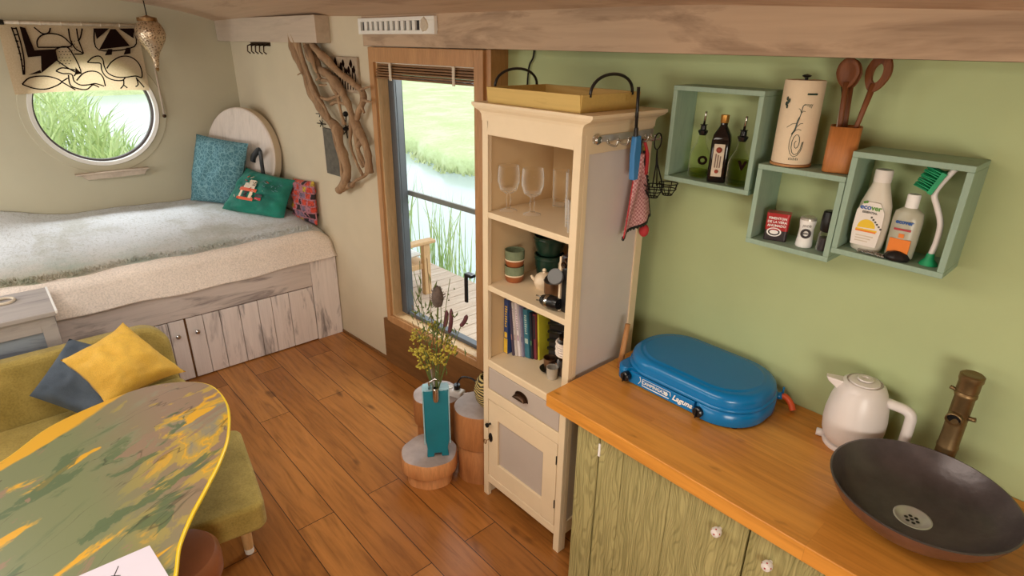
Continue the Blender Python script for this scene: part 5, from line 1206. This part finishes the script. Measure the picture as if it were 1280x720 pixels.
mb = MB(); mb.tube([(kx-.07, ky-.02, ZC+.014), (kx-.095, ky-.028, ZC+.014)], .0135, 12); mb.build('cord_guard', M['white_gloss'], KT)
# ---------------- sink and tap
SB = thing('basin', 'round dark hammered metal basin standing on the worktop', 'basin', (-.19, 1.708, ZC))
bx, by = -.19, 1.708
MB().lathe([(.226, .110), (.222, .098), (.205, .066), (.172, .036), (.13, .014), (.085, .002), (.0001, .0)], (bx, by, ZC+.001), 72).build('outer_shell', M['bowl_out'], SB)
MB().lathe([(.226, .110), (.228, .113), (.223, .114), (.212, .098), (.192, .066), (.158, .038), (.115, .022), (.07, .0145), (.046, .0135)], (bx, by, ZC+.001), 72).build('inner_bowl', M['bowl'], SB)
dr = thing('x', None, None) if False else None
d = MB().lathe([(.048, .0145), (.044, .0155), (.040, .014), (.031, .008), (.022, .006), (.0001, .006)], (bx, by, ZC+.001), 40).build('drain', M['drain'], SB)
mb = MB()
for i in range(6):
    a = i*PI/3; mb.lathe([(.0001, .0), (.0052, 0)], (bx+.0145*math.cos(a), by+.0145*math.sin(a), ZC+.0082), 12)
mb.lathe([(.0001, .0), (.005, 0)], (bx, by, ZC+.0082), 12); mb.build('drain_holes', M['black'], d)
FC = thing('tap', 'bamboo shaped bronze tap standing behind the dark basin', 'tap', (-.195, 1.985, ZC))
fx, fyy = -.197, 1.965
MB().lathe([(.036, 0), (.036, .01), (.028, .014), (.0265, .12), (.0285, .126), (.0285, .132), (.0265, .138), (.026, .30), (.029, .306), (.029, .312), (.0255, .318)], (fx, fyy, ZC), 32).build('pipe', M['tapbronze'], FC)
MB().lathe([(.0255, .318), (.0285, .322), (.0285, .352), (.031, .357), (.031, .372), (.026, .376), (.0001, .374)], (fx, fyy, ZC), 32).build('cap', M['tapbronze'], FC)
T = Matrix.Translation((fx-.004, fyy-.022, ZC+.235)) @ Matrix.Rotation(math.radians(100), 4, 'X')
mb = MB(); mb.lathe([(.021, -.01), (.022, .012), (.0195, .014), (.017, .010), (.017, -.01)], n=24, T=T); mb.build('spout', M['tapbronze'], FC)
MB().lathe([(.0001, .0), (.0175, .0)], n=24, T=T @ Matrix.Translation((0, 0, .004))).build('spout_mouth', M['black'], FC)
mb = MB(); mb.tube([(fx+.02, fyy-.006, ZC+.24), (fx+.042, fyy-.008, ZC+.245)], .007, 8); mb.tube([(fx-.02, fyy, ZC+.312), (fx-.04, fyy-.004, ZC+.318)], .006, 8); mb.build('bamboo_nodes', M['tapbronze'], FC)

# ================================================================== WALL BOXES
def wbox(x0, x1, z0, z1, y0, label, w=.017):
    t = thing('wall_box', label, 'shelf box', ((x0+x1)/2, y0+.06, z0), 'sage green open boxes on the wall')
    y1 = YG-.001
    for nm, b in (('top_board', (x0, x1, z1-w, z1)), ('bottom_board', (x0, x1, z0, z0+w)), ('side_board', (x0, x0+w, z0+w, z1-w)), ('side_board', (x1-w, x1, z0+w, z1-w))):
        MB().box(b[0], b[1], y0, y1, b[2], b[3]).build(nm, M['teal_shelf'], t, bevel=.002)
wbox(-1.266, -.927, 1.683, 2.022, 1.92, 'left sage green wall box holding oil and vinegar bottles')
wbox(-.899, -.626, 1.530, 1.799, 1.90, 'middle lower sage green wall box holding spice tins')
wbox(-.624, -.326, 1.565, 1.876, 1.90, 'right sage green wall box holding washing up bottles')
def pour_bottle(x, y, letter, liquid, label):
    t = thing('pouring_bottle', label, 'bottle', (x, y, 1.70), 'glass pouring bottles'); z = 1.701
    MB().lathe([(.001, .003), (.033, .003), (.036, .01), (.036, .075), (.032, .095), (.016, .125), (.0125, .15), (.0135, .162)], (x, y, z), 28).build('bottle_body', M['greenglass'], t)
    MB().lathe([(.001, .006), (.0335, .006), (.0335, .028 if letter == 'O' else .088), (.001, .029 if letter == 'O' else .09)], (x, y, z), 24).build('liquid', M['oil'], t)
    MB().lathe([(.0115, .152), (.017, .162), (.018, .168), (.011, .172), (.010, .186), (.014, .190), (.001, .192)], (x, y, z), 18).build('stopper', M['blackplastic'], t)
    MB().tube([(x, y, z+.19), (x+.002, y, z+.222), (x+.004, y-.002, z+.235)], .0042, 8).build('spout', M['steel'], t)
    v = Vector((-x, -y, 0)).normalized(); rt = Vector((-v.y, v.x, 0))
    p = Vector((x, y, z+.066 if letter == 'O' else z+.075))+v*.0375+rt*.011
    text(letter, .040, 'lettering', M['ink'], t, p, rt, (0, 0, 1), 0, .0008, .0025)
pour_bottle(-1.165, 1.985, 'O', .03, 'green glass oil bottle marked O with steel pourer'); pour_bottle(-.996, 1.958, 'V', .1, 'green glass vinegar bottle marked V with steel pourer')
t = thing('olive_oil_bottle', 'tall dark square bottle with gold cap between the two pouring bottles', 'bottle', (-1.083, 1.98, 1.70)); z = 1.7005
T = Matrix.Translation((-1.081, 1.975, z)) @ Matrix.Rotation(math.radians(25), 4, 'Z')
def sq(r, z, c=.25): return [(x, y, z) for x, y in rrect(-r, r, -r, r, r*c, 4)]
mb = MB(); rings = [sq(.030, .0, .3), sq(.032, .004, .3), sq(.032, .145, .3), sq(.029, .165, .5), sq(.018, .185, .8), sq(.0125, .195, .98), sq(.0125, .215, .98)]
rings = [[tuple(T @ Vector(p)) for p in r] for r in rings]; loft(mb, rings); mb.build('bottle_body', M['darkglass'], t)
MB().lathe([(.0132, .205), (.0145, .207), (.0145, .232), (.0001, .234)], (0, 0, 0), 20, T=T).build('cap', M['gold'], t)
mb = MB(); mb.box(-.020, .016, -.0328, -.0322, .022, .135, T=T); lb_ = mb.build('label', M['label_tan'], t)
mb = MB(); mb.ball(T @ Vector((-.002, -.0330, .115)), .010, 8); mb.ball(T @ Vector((-.002, -.0330, .04)), .007, 8)
mb.build('label_emblem', M['label_red'], lb_)
ux = (T.to_3x3() @ Vector((0, 0, 1))); uy = (T.to_3x3() @ Vector((-1, 0, 0)))
mb = MB()
for i in range(3): mb.box(-.012+.008*i, -.008+.008*i, -.0334, -.0330, .053, .102-.004*i, T=T)
mb.build('label_print', M['greyprint'], lb_)
# kitchen roll and utensil pot stand on the middle box
KR = thing('kitchen_roll', 'kitchen paper roll printed with a lizard and spiral on its holder', 'kitchen roll', (-.822, 1.965, 1.80)); rx, ry, rz_ = -.825, 1.965, 1.801
MB().lathe([(.020, .008), (.058, .008), (.0595, .012), (.0595, .255), (.057, .259), (.02, .259), (.02, .008)], (rx, ry, rz_), 48).build('roll', M['towel'], KR)
MB().lathe([(.001, 0), (.062, 0), (.062, .007), (.001, .007)], (rx, ry, rz_), 40).build('holder_base', M['stick'], KR)
mb = MB(); mb.lathe([(.005, .007), (.005, .266), (.012, .268), (.014, .272), (.001, .276)], (rx, ry, rz_), 14); mb.build('holder_rod', M['black'], KR)
def onroll(a, z): 
    th = math.atan2(-ry, -rx)+a; return (rx+.0601*math.cos(th), ry+.0601*math.sin(th), rz_+z)
mb = MB()
mb.tube([onroll(.10+(.05+.03*i)*0+ (.012*i)*math.cos(i*.55)*1.9/1.0*.55, .075+.0018*i*math.sin(i*.55)) for i in range(3, 24)], .0011, 5)
mb.tube([onroll(.10+.32*math.cos(a*.4)*1.05, .075+.042*math.sin(a*.4)) for a in range(3, 17)], .0009, 5)
mb.tube(catmull([onroll(-.2, .10), onroll(-.08, .115), onroll(-.02, .14), onroll(.06, .16), onroll(.1, .185), onroll(.2, .19)], 6), [.0012]+[.0024]*15+[.0012]*15, 6)
for a, z, b, w in ((-.03, .135, -.5, .12), (.0, .125, .25, .135), (.07, .165, .25, .17), (.08, .165, -.08, .178)): mb.tube([onroll(a, z), onroll((a+b)/2, (z+w)/2+.004), onroll(b, w)], .0009, 5)
for i, (a, z) in enumerate(((-.75, .205), (-.68, .195), (-.78, .19), (-.70, .182), (-.62, .20))): mb.ball(onroll(a, z), .0065, 5, sx=.4, sy=1)
for i in range(9): mb.tube([onroll(.22+.055*i, .218), onroll(.24+.055*i, .223)], .0022, 5)
for i in range(6): mb.tube([onroll(.15+.07*i, .19-.002*i), onroll(.2+.07*i, .192)], .0008, 4)
for i in range(7): mb.tube([onroll(-.12+.07*i, .028+.002*(i % 2)), onroll(-.115+.07*i, .022)], .0009, 4)
mb.build('print', M['glaze_green'], KR)
UP = thing('utensil_pot', 'square rounded bamboo pot holding wooden spoons', 'pot', (-.678, 1.965, 1.80)); T = Matrix.Translation((-.680, 1.968, 1.8005)) @ Matrix.Rotation(math.radians(18), 4, 'Z')
mb = MB(); R_ = [sq(.040, 0, .35), sq(.042, .004, .35), sq(.043, .135, .35), sq(.038, .135, .3), sq(.036, .008, .3)]
loft(mb, [[tuple(T @ Vector(p)) for p in r] for r in R_]); mb.build('body', M['pot'], UP)
def spoon(name, label, base, topp, hw, hh, hole, mat, nrm=(0, -1, 0)):
    t = thing(name, label, 'spoon', base, 'wooden utensils in the pot')
    b, p = Vector(base), Vector(topp); d = (p-b).normalized(); n_ = Vector(nrm); r = d.cross(n_).normalized(); n_ = r.cross(d)
    MB().tube([b, b+(p-b)*.5, p-d*hh*.9], [.007, .0075, .009], 10).build('shaft', M[mat], t)
    mb = MB(); vs = []; k = 24
    Tm = Matrix((r, d, n_)).transposed().to_4x4(); Tm.translation = p-d*hh*.35
    o_ = [(hw*math.cos(2*PI*i/k)*(1-.25*max(0, -math.sin(2*PI*i/k))), hh*math.sin(2*PI*i/k)) for i in range(k)]
    if hole:
        i_ = [(hw*.42*math.cos(2*PI*i/k), hh*.5*math.sin(2*PI*i/k)+hh*.0) for i in range(k)]
        v = [(x, y, -.004) for x, y in o_]+[(x, y, -.004) for x, y in i_]+[(x, y, .004) for x, y in o_]+[(x, y, .004) for x, y in i_]
        f = []
        for i in range(k):
            j = (i+1) % k; f += [(i, j, k+j, k+i), (2*k+i, 2*k+j, 3*k+j, 3*k+i), (i, j, 2*k+j, 2*k+i), (k+i, k+j, 3*k+j, 3*k+i)]
        mb.add(v, f, 0, False, Tm)
    else:
        rg = []
        for s_, h in ((.0, -.007), (.7, -.006), (1, 0), (.95, .004), (.6, -.001), (.0, -.004)): rg.append([tuple(Tm @ Vector((x*max(s_, .01), y*max(s_, .01), h))) for x, y in o_])
        loft(mb, rg)
    mb.build('spoon_head', M[mat], t)
spoon('wooden_spoon', 'dark wooden spoon with round head at the left of the pot', (-.690, 1.965, 1.815), (-.706, 1.955, 2.10), .040, .044, False, 'spoon', (-.35, -.9, .2))
spoon('wooden_spoon', 'second dark wooden spoon just behind the round headed one', (-.684, 1.99, 1.815), (-.708, 1.995, 2.095), .034, .042, False, 'spoon', (-.35, -.9, .2))
spoon('slotted_spoon', 'wooden spoon with a hole leaning to the right in the pot', (-.668, 1.955, 1.82), (-.625, 1.965, 2.105), .040, .052, True, 'spoon', (-.35, -.9, .1))
t = thing('whisk_handle', 'small steel utensil with dark wire tip behind the round spoon', 'whisk', (-.70, 1.98, 1.82)); MB().tube([(-.705, 1.975, 1.82), (-.714, 1.985, 2.0)], .005, 8).build('shaft', M['silver'], t)
mb = MB()
for i in range(5): a = i*PI/5; mb.tube([(-.714, 1.985, 2.0), (-.714+.02*math.cos(a), 1.985+.02*math.sin(a), 2.08), (-.712, 1.985, 2.115), (-.714-.02*math.cos(a), 1.985-.02*math.sin(a), 2.08), (-.714, 1.985, 2.0)], .0014, 4)
mb.build('wires', M['iron'], t)
# spice tins
T = Matrix.Translation((-.823, 1.955, 1.5475)) @ Matrix.Rotation(math.radians(20), 4, 'Z')
t = thing('paprika_tin', 'red and black paprika tin in the middle wall box', 'tin', (-.82, 1.955, 1.5475))
MB().prism(rrect(-.036, .036, -.022, .022, .008), 0, .036, 'xy', T=T).build('tin_base', M['tin_dark'], t)
MB().prism(rrect(-.036, .036, -.022, .022, .008), .036, .084, 'xy', T=T).build('tin_body', M['tin_red'], t)
MB().prism(rrect(-.037, .037, -.023, .023, .008), .084, .094, 'xy', T=T).build('lid', M['tin_red'], t)
mb = MB(); mb.lathe([(.016, 0), (.020, 0), (.020, .0008), (.016, .0008)], n=28, T=T @ Matrix.Translation((-.006, -.022, .030)) @ Matrix.Rotation(PI/2, 4, 'X') @ Matrix.Diagonal((1.15, .75, 1, 1))); mb.lathe([(.0001, .0004), (.012, .0004)], n=24, T=T @ Matrix.Translation((-.006, -.022, .030)) @ Matrix.Rotation(PI/2, 4, 'X') @ Matrix.Diagonal((1.15, .6, 1, 1))); mb.build('oval_badge', M['white'], t)
e1 = T.to_3x3() @ Vector((1, 0, 0))
for i, s_ in enumerate(('PIMENTON', 'DE LA VERA', 'AHUMADO')): text(s_, .0112, 'lettering', M['white'], t, T @ Vector((-.001, -.0226, .077-.0125*i)), e1, (0, 0, 1), 0, .0002, .0003)
t = thing('salt_shaker', 'white salt shaker with round dark badge in the middle wall box', 'salt shaker', (-.727, 1.955, 1.5475)); x, y, z = -.727, 1.955, 1.5475
MB().lathe([(.001, 0), (.024, 0), (.026, .004), (.0225, .04), (.0215, .06), (.0245, .082), (.0245, .09)], (x, y, z), 30).build('body', M['white'], t)
MB().lathe([(.0245, .09), (.0245, .096), (.02, .1), (.001, .1)], (x, y, z), 30).build('lid', M['silver'], t)
v = Vector((-x, -y, 0)).normalized(); rt = Vector((-v.y, v.x, 0)); Tb = Matrix((rt, Vector((0, 0, 1)), v)).transposed().to_4x4(); Tb.translation = Vector((x, y, z+.048))+v*.0222
b_ = MB().lathe([(.0085, .001), (.0085, .002), (.016, .002), (.016, 0)], n=28, T=Tb).build('badge', M['tin_dark'], t)
text('JOZO', .0065, 'lettering', M['tin_dark'], b_, Vector((x, y, z+.048))+v*.0247, rt, (0, 0, 1), 0, .0002, .0003)
text('JOZO', .010, 'lettering', M['tin_dark'], t, Vector((x, y, z+.073))+v*.0238, rt, (0, 0, 1), 0, .0002)
t = thing('pepper_grinder', 'glass pepper grinder with black cap at the right of the middle box', 'grinder', (-.662, 1.955, 1.5475)); x, y, z = -.664, 1.955, 1.5475
MB().lathe([(.001, .002), (.022, .002), (.023, .01), (.021, .055), (.017, .065)], (x, y, z), 24).build('jar_body', M['clear'], t)
MB().lathe([(.001, .004), (.019, .004), (.018, .045), (.001, .046)], (x, y, z), 18).build('peppercorns', M['tin_dark'], t)
MB().lathe([(.019, .065), (.022, .07), (.023, .10), (.021, .128), (.016, .132), (.001, .132)], (x, y, z), 24).build('cap', M['black'], t)
# washing up things
def soap(x, y, z, w, d, h, neck, body, label, name, mats):
    t = thing(name, label, 'bottle', (x, y, z), 'washing up bottles')
    def ring(s_, zz, sd=None): sd = s_ if sd is None else sd; return [(x+w*s_*math.cos(2*PI*i/36), y+d*sd*math.sin(2*PI*i/36), z+zz) for i in range(36)]
    mb = MB(); loft(mb, [ring(r, q*h, r2) for r, q, r2 in body]); mb.build('bottle_body', mats[0], t)
    mb = MB(); mb.lathe([(neck, h*body[-1][1]-.001), (neck, h-.004), (neck*.92, h), (.001, h)], (x, y, z), 24); mb.build('cap', mats[1], t)
    return t
M['soapbottle'] = paint('frosted_white_plastic', C(214, 206, 190), .4, .05); M['soapclear'] = paint('frosted_grey_plastic', C(178, 176, 156), .3, .06)
M['lemon'] = paint('lemon_print', C(236, 196, 40), .5, .1); M['soaporange'] = paint('orange_print', C(232, 126, 30), .4, .1); M['logoblue'] = paint('logo_blue', C(40, 90, 160), .5, .05); M['logogreen'] = paint('logo_green', C(90, 150, 50), .5, .05); M['greyink'] = paint('grey_ink', C(96, 92, 86), .6, .05); M['labelwhite'] = paint('label_white', C(228, 220, 212), .5, .03)
# both bottles face the room
def facing(x, y): 
    v = Vector((-x*.6, -y, 0)).normalized(); return v, Vector((-v.y, v.x, 0))
x, y, z = -.546, 1.955, 1.5825
t = soap(x, y, z, .046, .030, .245, .0235, [(.80, 0, .8), (.92, .02, .92), (1.0, .18, 1), (1.02, .42, 1), (.92, .58, .95), (.66, .74, .8), (.52, .82, .78), (.48, .86, .74)], 'white washing up liquid bottle with lemon label in the right box', 'dish_soap_bottle', (M['soapbottle'], M['labelwhite']))
yy = y-.0312
mb = MB(); mb.prism([(x-.036, z+.02), (x+.034, z+.02), (x+.038, z+.075), (x+.036, z+.125), (x+.02, z+.152), (x-.02, z+.152), (x-.038, z+.125), (x-.040, z+.075)], yy-.001, yy+.004, 'xz'); lb_ = mb.build('label', M['labelwhite'], t)
mb = MB(); mb.prism([(x-.028+.0, z+.073)]+[(x-.003+.024*math.cos(PI-i*PI/12), z+.076+.024*math.sin(i*PI/12)) for i in range(13)], yy-.0018, yy, 'xz'); mb.box(x-.030, x+.028, yy-.0019, yy, z+.066, z+.071); mb.build('lemon_picture', M['lemon'], lb_)
mb = MB(); mb.box(x-.03, x+.026, yy-.0021, yy, z+.062, z+.067); mb.build('orange_band', M['soaporange'], lb_)
mb = MB()
for i in range(6): mb.ball((x+.006+.006*i, yy-.001, z+.108-.006*i), .0032, 4)
mb.build('droplets', M['greyink'], lb_)
text('ver', .021, 'lettering', M['logogreen'], lb_, (x+.013, yy-.0016, z+.136), (1, 0, 0), (0, 0, 1), 0, .0003, .0006)
text('eco', .021, 'lettering', M['logoblue'], lb_, (x-.016, yy-.0016, z+.136), (1, 0, 0), (0, 0, 1), 0, .0003, .0006)
text('ESSENTIAL', .0088, 'lettering', M['greyink'], lb_, (x-.002, yy-.0016, z+.121), (1, 0, 0), (0, 0, 1), 0, .0003, .0003)
mb = MB(); mb.ball((x-.022, yy-.001, z+.149), .004, 4); mb.ball((x-.016, yy-.001, z+.151), .004, 4); mb.build('leaf_mark', M['logogreen'], lb_)
mb = MB()
for i in range(3): mb.box(x-.026, x+.022-.006*i, yy-.0016, yy, z+.048-.008*i, z+.051-.008*i)
mb.build('small_print', M['label_tan'], lb_)
x, y, z = -.455, 1.95, 1.5825
t = soap(x, y, z, .038, .026, .19, .0165, [(.85, 0, .85), (.95, .03, .95), (1.0, .25, 1), (1.02, .6, 1), (.95, .72, .95), (.55, .78, .75), (.42, .80, .62)], 'clear soap bottle with orange bottom label beside the lemon bottle', 'hand_soap_bottle', (M['soapclear'], M['white']))
yy = y-.0268
mb = MB(); mb.box(x-.026, x+.028, yy-.001, yy+.004, z+.012, z+.062); lb_ = mb.build('label', M['soaporange'], t)
mb = MB(); mb.box(x-.006, x+.008, yy-.001, yy+.004, z+.066, z+.078); mb.build('orange_square', M['soaporange'], lb_)
text('ecover', .0165, 'lettering', M['logoblue'], lb_, (x+.001, yy-.0012, z+.112), (1, 0, 0), (0, 0, 1), 0, .0003, .0006)
mb = MB()
mb.box(x-.022, x+.022, yy-.0008, yy, z+.087, z+.093)
mb.build('small_print', M['tin_red'], lb_)
DB = thing('dish_brush', 'green and white dish brush standing on its suction foot in the right box', 'brush', (-.377, 1.95, 1.5825)); x, y, z = -.377, 1.95, 1.5825
MB().lathe([(.001, 0), (.024, 0), (.022, .006), (.012, .018), (.009, .034)], (x, y, z), 24).build('suction_foot', M['brushgreen'], DB)
P = catmull([(x, y, z+.03), (x+.004, y, z+.07), (x+.001, y, z+.12), (x-.018, y, z+.165), (x-.032, y, z+.195), (x-.026, y, z+.225), (x-.008, y, z+.262), (x-.002, y, z+.272)], 5)
MB().tube(P, .0078, 10).build('handle', M['white_gloss'], DB)
mb = MB(); c0 = Vector((x-.034, y, z+.205)); c1 = Vector((x-.014, y, z+.258)); dd = (c1-c0).normalized(); pr = Vector((-dd.z, 0, dd.x)); 
if pr.x > 0: pr = -pr
mb.add([c0-dd*.008+Vector((0, -.018, 0)), c1+Vector((0, -.018, 0)), c1+Vector((0, .018, 0)), c0-dd*.008+Vector((0, .018, 0))]+[q+pr*.012 for q in (c0-dd*.008+Vector((0, -.018, 0)), c1+Vector((0, -.018, 0)), c1+Vector((0, .018, 0)), c0-dd*.008+Vector((0, .018, 0)))], [(0, 1, 2, 3), (4, 5, 6, 7), (0, 1, 5, 4), (1, 2, 6, 5), (2, 3, 7, 6), (3, 0, 4, 7)]); hd = mb.build('brush_head', M['brushgreen'], DB)
mb = MB()
for i in range(9):
    for j in range(6):
        q = c0+(c1-c0)*(i/8)-dd*.004+Vector((0, -.016+.0064*j, 0))+pr*.010; e = q+pr*(.042)+dd*random.uniform(-.003, .003)+Vector((0, random.uniform(-.002, .002), 0)); mb.tube([q, e], [.0022, .0018], 5)
tag(mb.build('bristles', M['brushgreen'], DB), kind='stuff')
t = thing('scouring_pad', 'black scouring pad lying at the front of the right box', 'scourer', (-.452, 1.915, 1.5825)); mb = MB()
mb.lathe([(.001, 0), (.026, .002), (.030, .01), (.022, .022), (.008, .028), (.001, .026)], (-.452, 1.917, 1.582), 22, jit=.1, sx=1.1, sy=.55); mb.build('pad', M['black'], t)
t = thing('chain_scrubber', 'small grey chain scrubber beside the black scouring pad', 'scrubber', (-.52, 1.915, 1.5825)); mb = MB()
for i in range(60):
    a, b = random.uniform(-.04, .035), random.uniform(-.009, .009); c = Vector((-.515+a, 1.917+b, 1.5855+.004*random.random())); r = random.random()*PI
    mb.tube([c+Vector((.004*math.cos(r+k*PI/4), .004*math.sin(r+k*PI/4), .0015*math.sin(k))) for k in range(8)], .0009, 4, closed=True)
mb.build('chain', M['steel'], t)
# ================================================================== LIGHT AND CAMERA
w = bpy.data.worlds.new('sky'); SC.world = w; w.use_nodes = True
nt = w.node_tree; bg = nt.nodes['Background']
tcw = nt.nodes.new('ShaderNodeTexCoord'); sep = nt.nodes.new('ShaderNodeSeparateXYZ'); rp = nt.nodes.new('ShaderNodeValToRGB')
nt.links.new(tcw.outputs['Generated'], sep.inputs[0]); nt.links.new(sep.outputs[2], rp.inputs[0]); nt.links.new(rp.outputs[0], bg.inputs[0])
rp.color_ramp.elements[0].color = (.92, .95, .95, 1); rp.color_ramp.elements[1].color = (.80, .90, 1.0, 1)
bg.inputs[1].default_value = WORLD
def area(name, loc, target, sx, sy, energy, col):
    l = bpy.data.lights.new(name, 'AREA'); l.shape = 'RECTANGLE'; l.size = sx; l.size_y = sy; l.energy = energy; l.color = col
    o = bpy.data.objects.new(name, l); COL.objects.link(o); o.location = loc
    o.rotation_euler = (Vector(target)-Vector(loc)).to_track_quat('-Z', 'Y').to_euler(); return o
area('side_window_light', (-1.5, -1.35, 1.25), (-1.7, 1.4, .5), 1.8, .8, E_SIDE, (1.0, .95, .86))
area('bed_window_light', (-4.5, -1.35, 1.45), (-4.6, .9, .75), 1.0, .8, E_BED, (.93, .97, 1.0))
area('end_window_light', (1.3, -.5, 1.35), (-.8, 1.6, .7), 1.0, .8, E_END, (1.0, .93, .82))
area('overhead_fill', (-1.3, .1, 2.36), (-1.3, .1, 0), 1.7, 1.0, E_CEIL, (1.0, .91, .78))  # added unseen fill from above, brightens worktop, floor and other flat tops
area('overhead_fill', (-3.4, -.75, 2.28), (-3.6, .3, 0), 1.2, .7, E_CEIL2, (.97, .96, .93))  # second added fill, kept out of view to lift the bed
area('tall_window_light', (-2.9, 2.75, 1.9), (-2.9, 1.2, .4), .9, .9, E_WIN, (.95, .98, 1.0))
area('porthole_light', (-5.75, .75, 2.2), (-4.5, .7, .9), .5, .4, E_PORT, (.95, .98, 1.0))
cam = bpy.data.cameras.new('camera'); co = bpy.data.objects.new('camera', cam); COL.objects.link(co)
cam.sensor_width = 36; cam.lens = 735.8/1280*36; cam.clip_start = .02; cam.clip_end = 300
yaw, pit, roll = 2.4041, -.39312, .01493
fwv = Vector((math.cos(pit)*math.cos(yaw), math.cos(pit)*math.sin(yaw), math.sin(pit)))
r = fwv.cross(Vector((0, 0, 1))).normalized(); u = r.cross(fwv)
rr_ = r*math.cos(roll)+u*math.sin(roll); uu = -r*math.sin(roll)+u*math.cos(roll)
Mx = Matrix((rr_, uu, -fwv)).transposed().to_4x4(); Mx.translation = (0, 0, 2.15); co.matrix_world = Mx
SC.camera = co
SC.view_settings.view_transform = 'Standard'; SC.view_settings.look = 'None'; SC.view_settings.exposure = EXPO; SC.view_settings.gamma = 1.0
SC.cycles.use_denoising = True; SC.cycles.max_bounces = 8; SC.cycles.diffuse_bounces = 4; SC.cycles.transparent_max_bounces = 16
SC.cycles.sample_clamp_indirect = 6; SC.cycles.caustics_reflective = False; SC.cycles.caustics_refractive = False
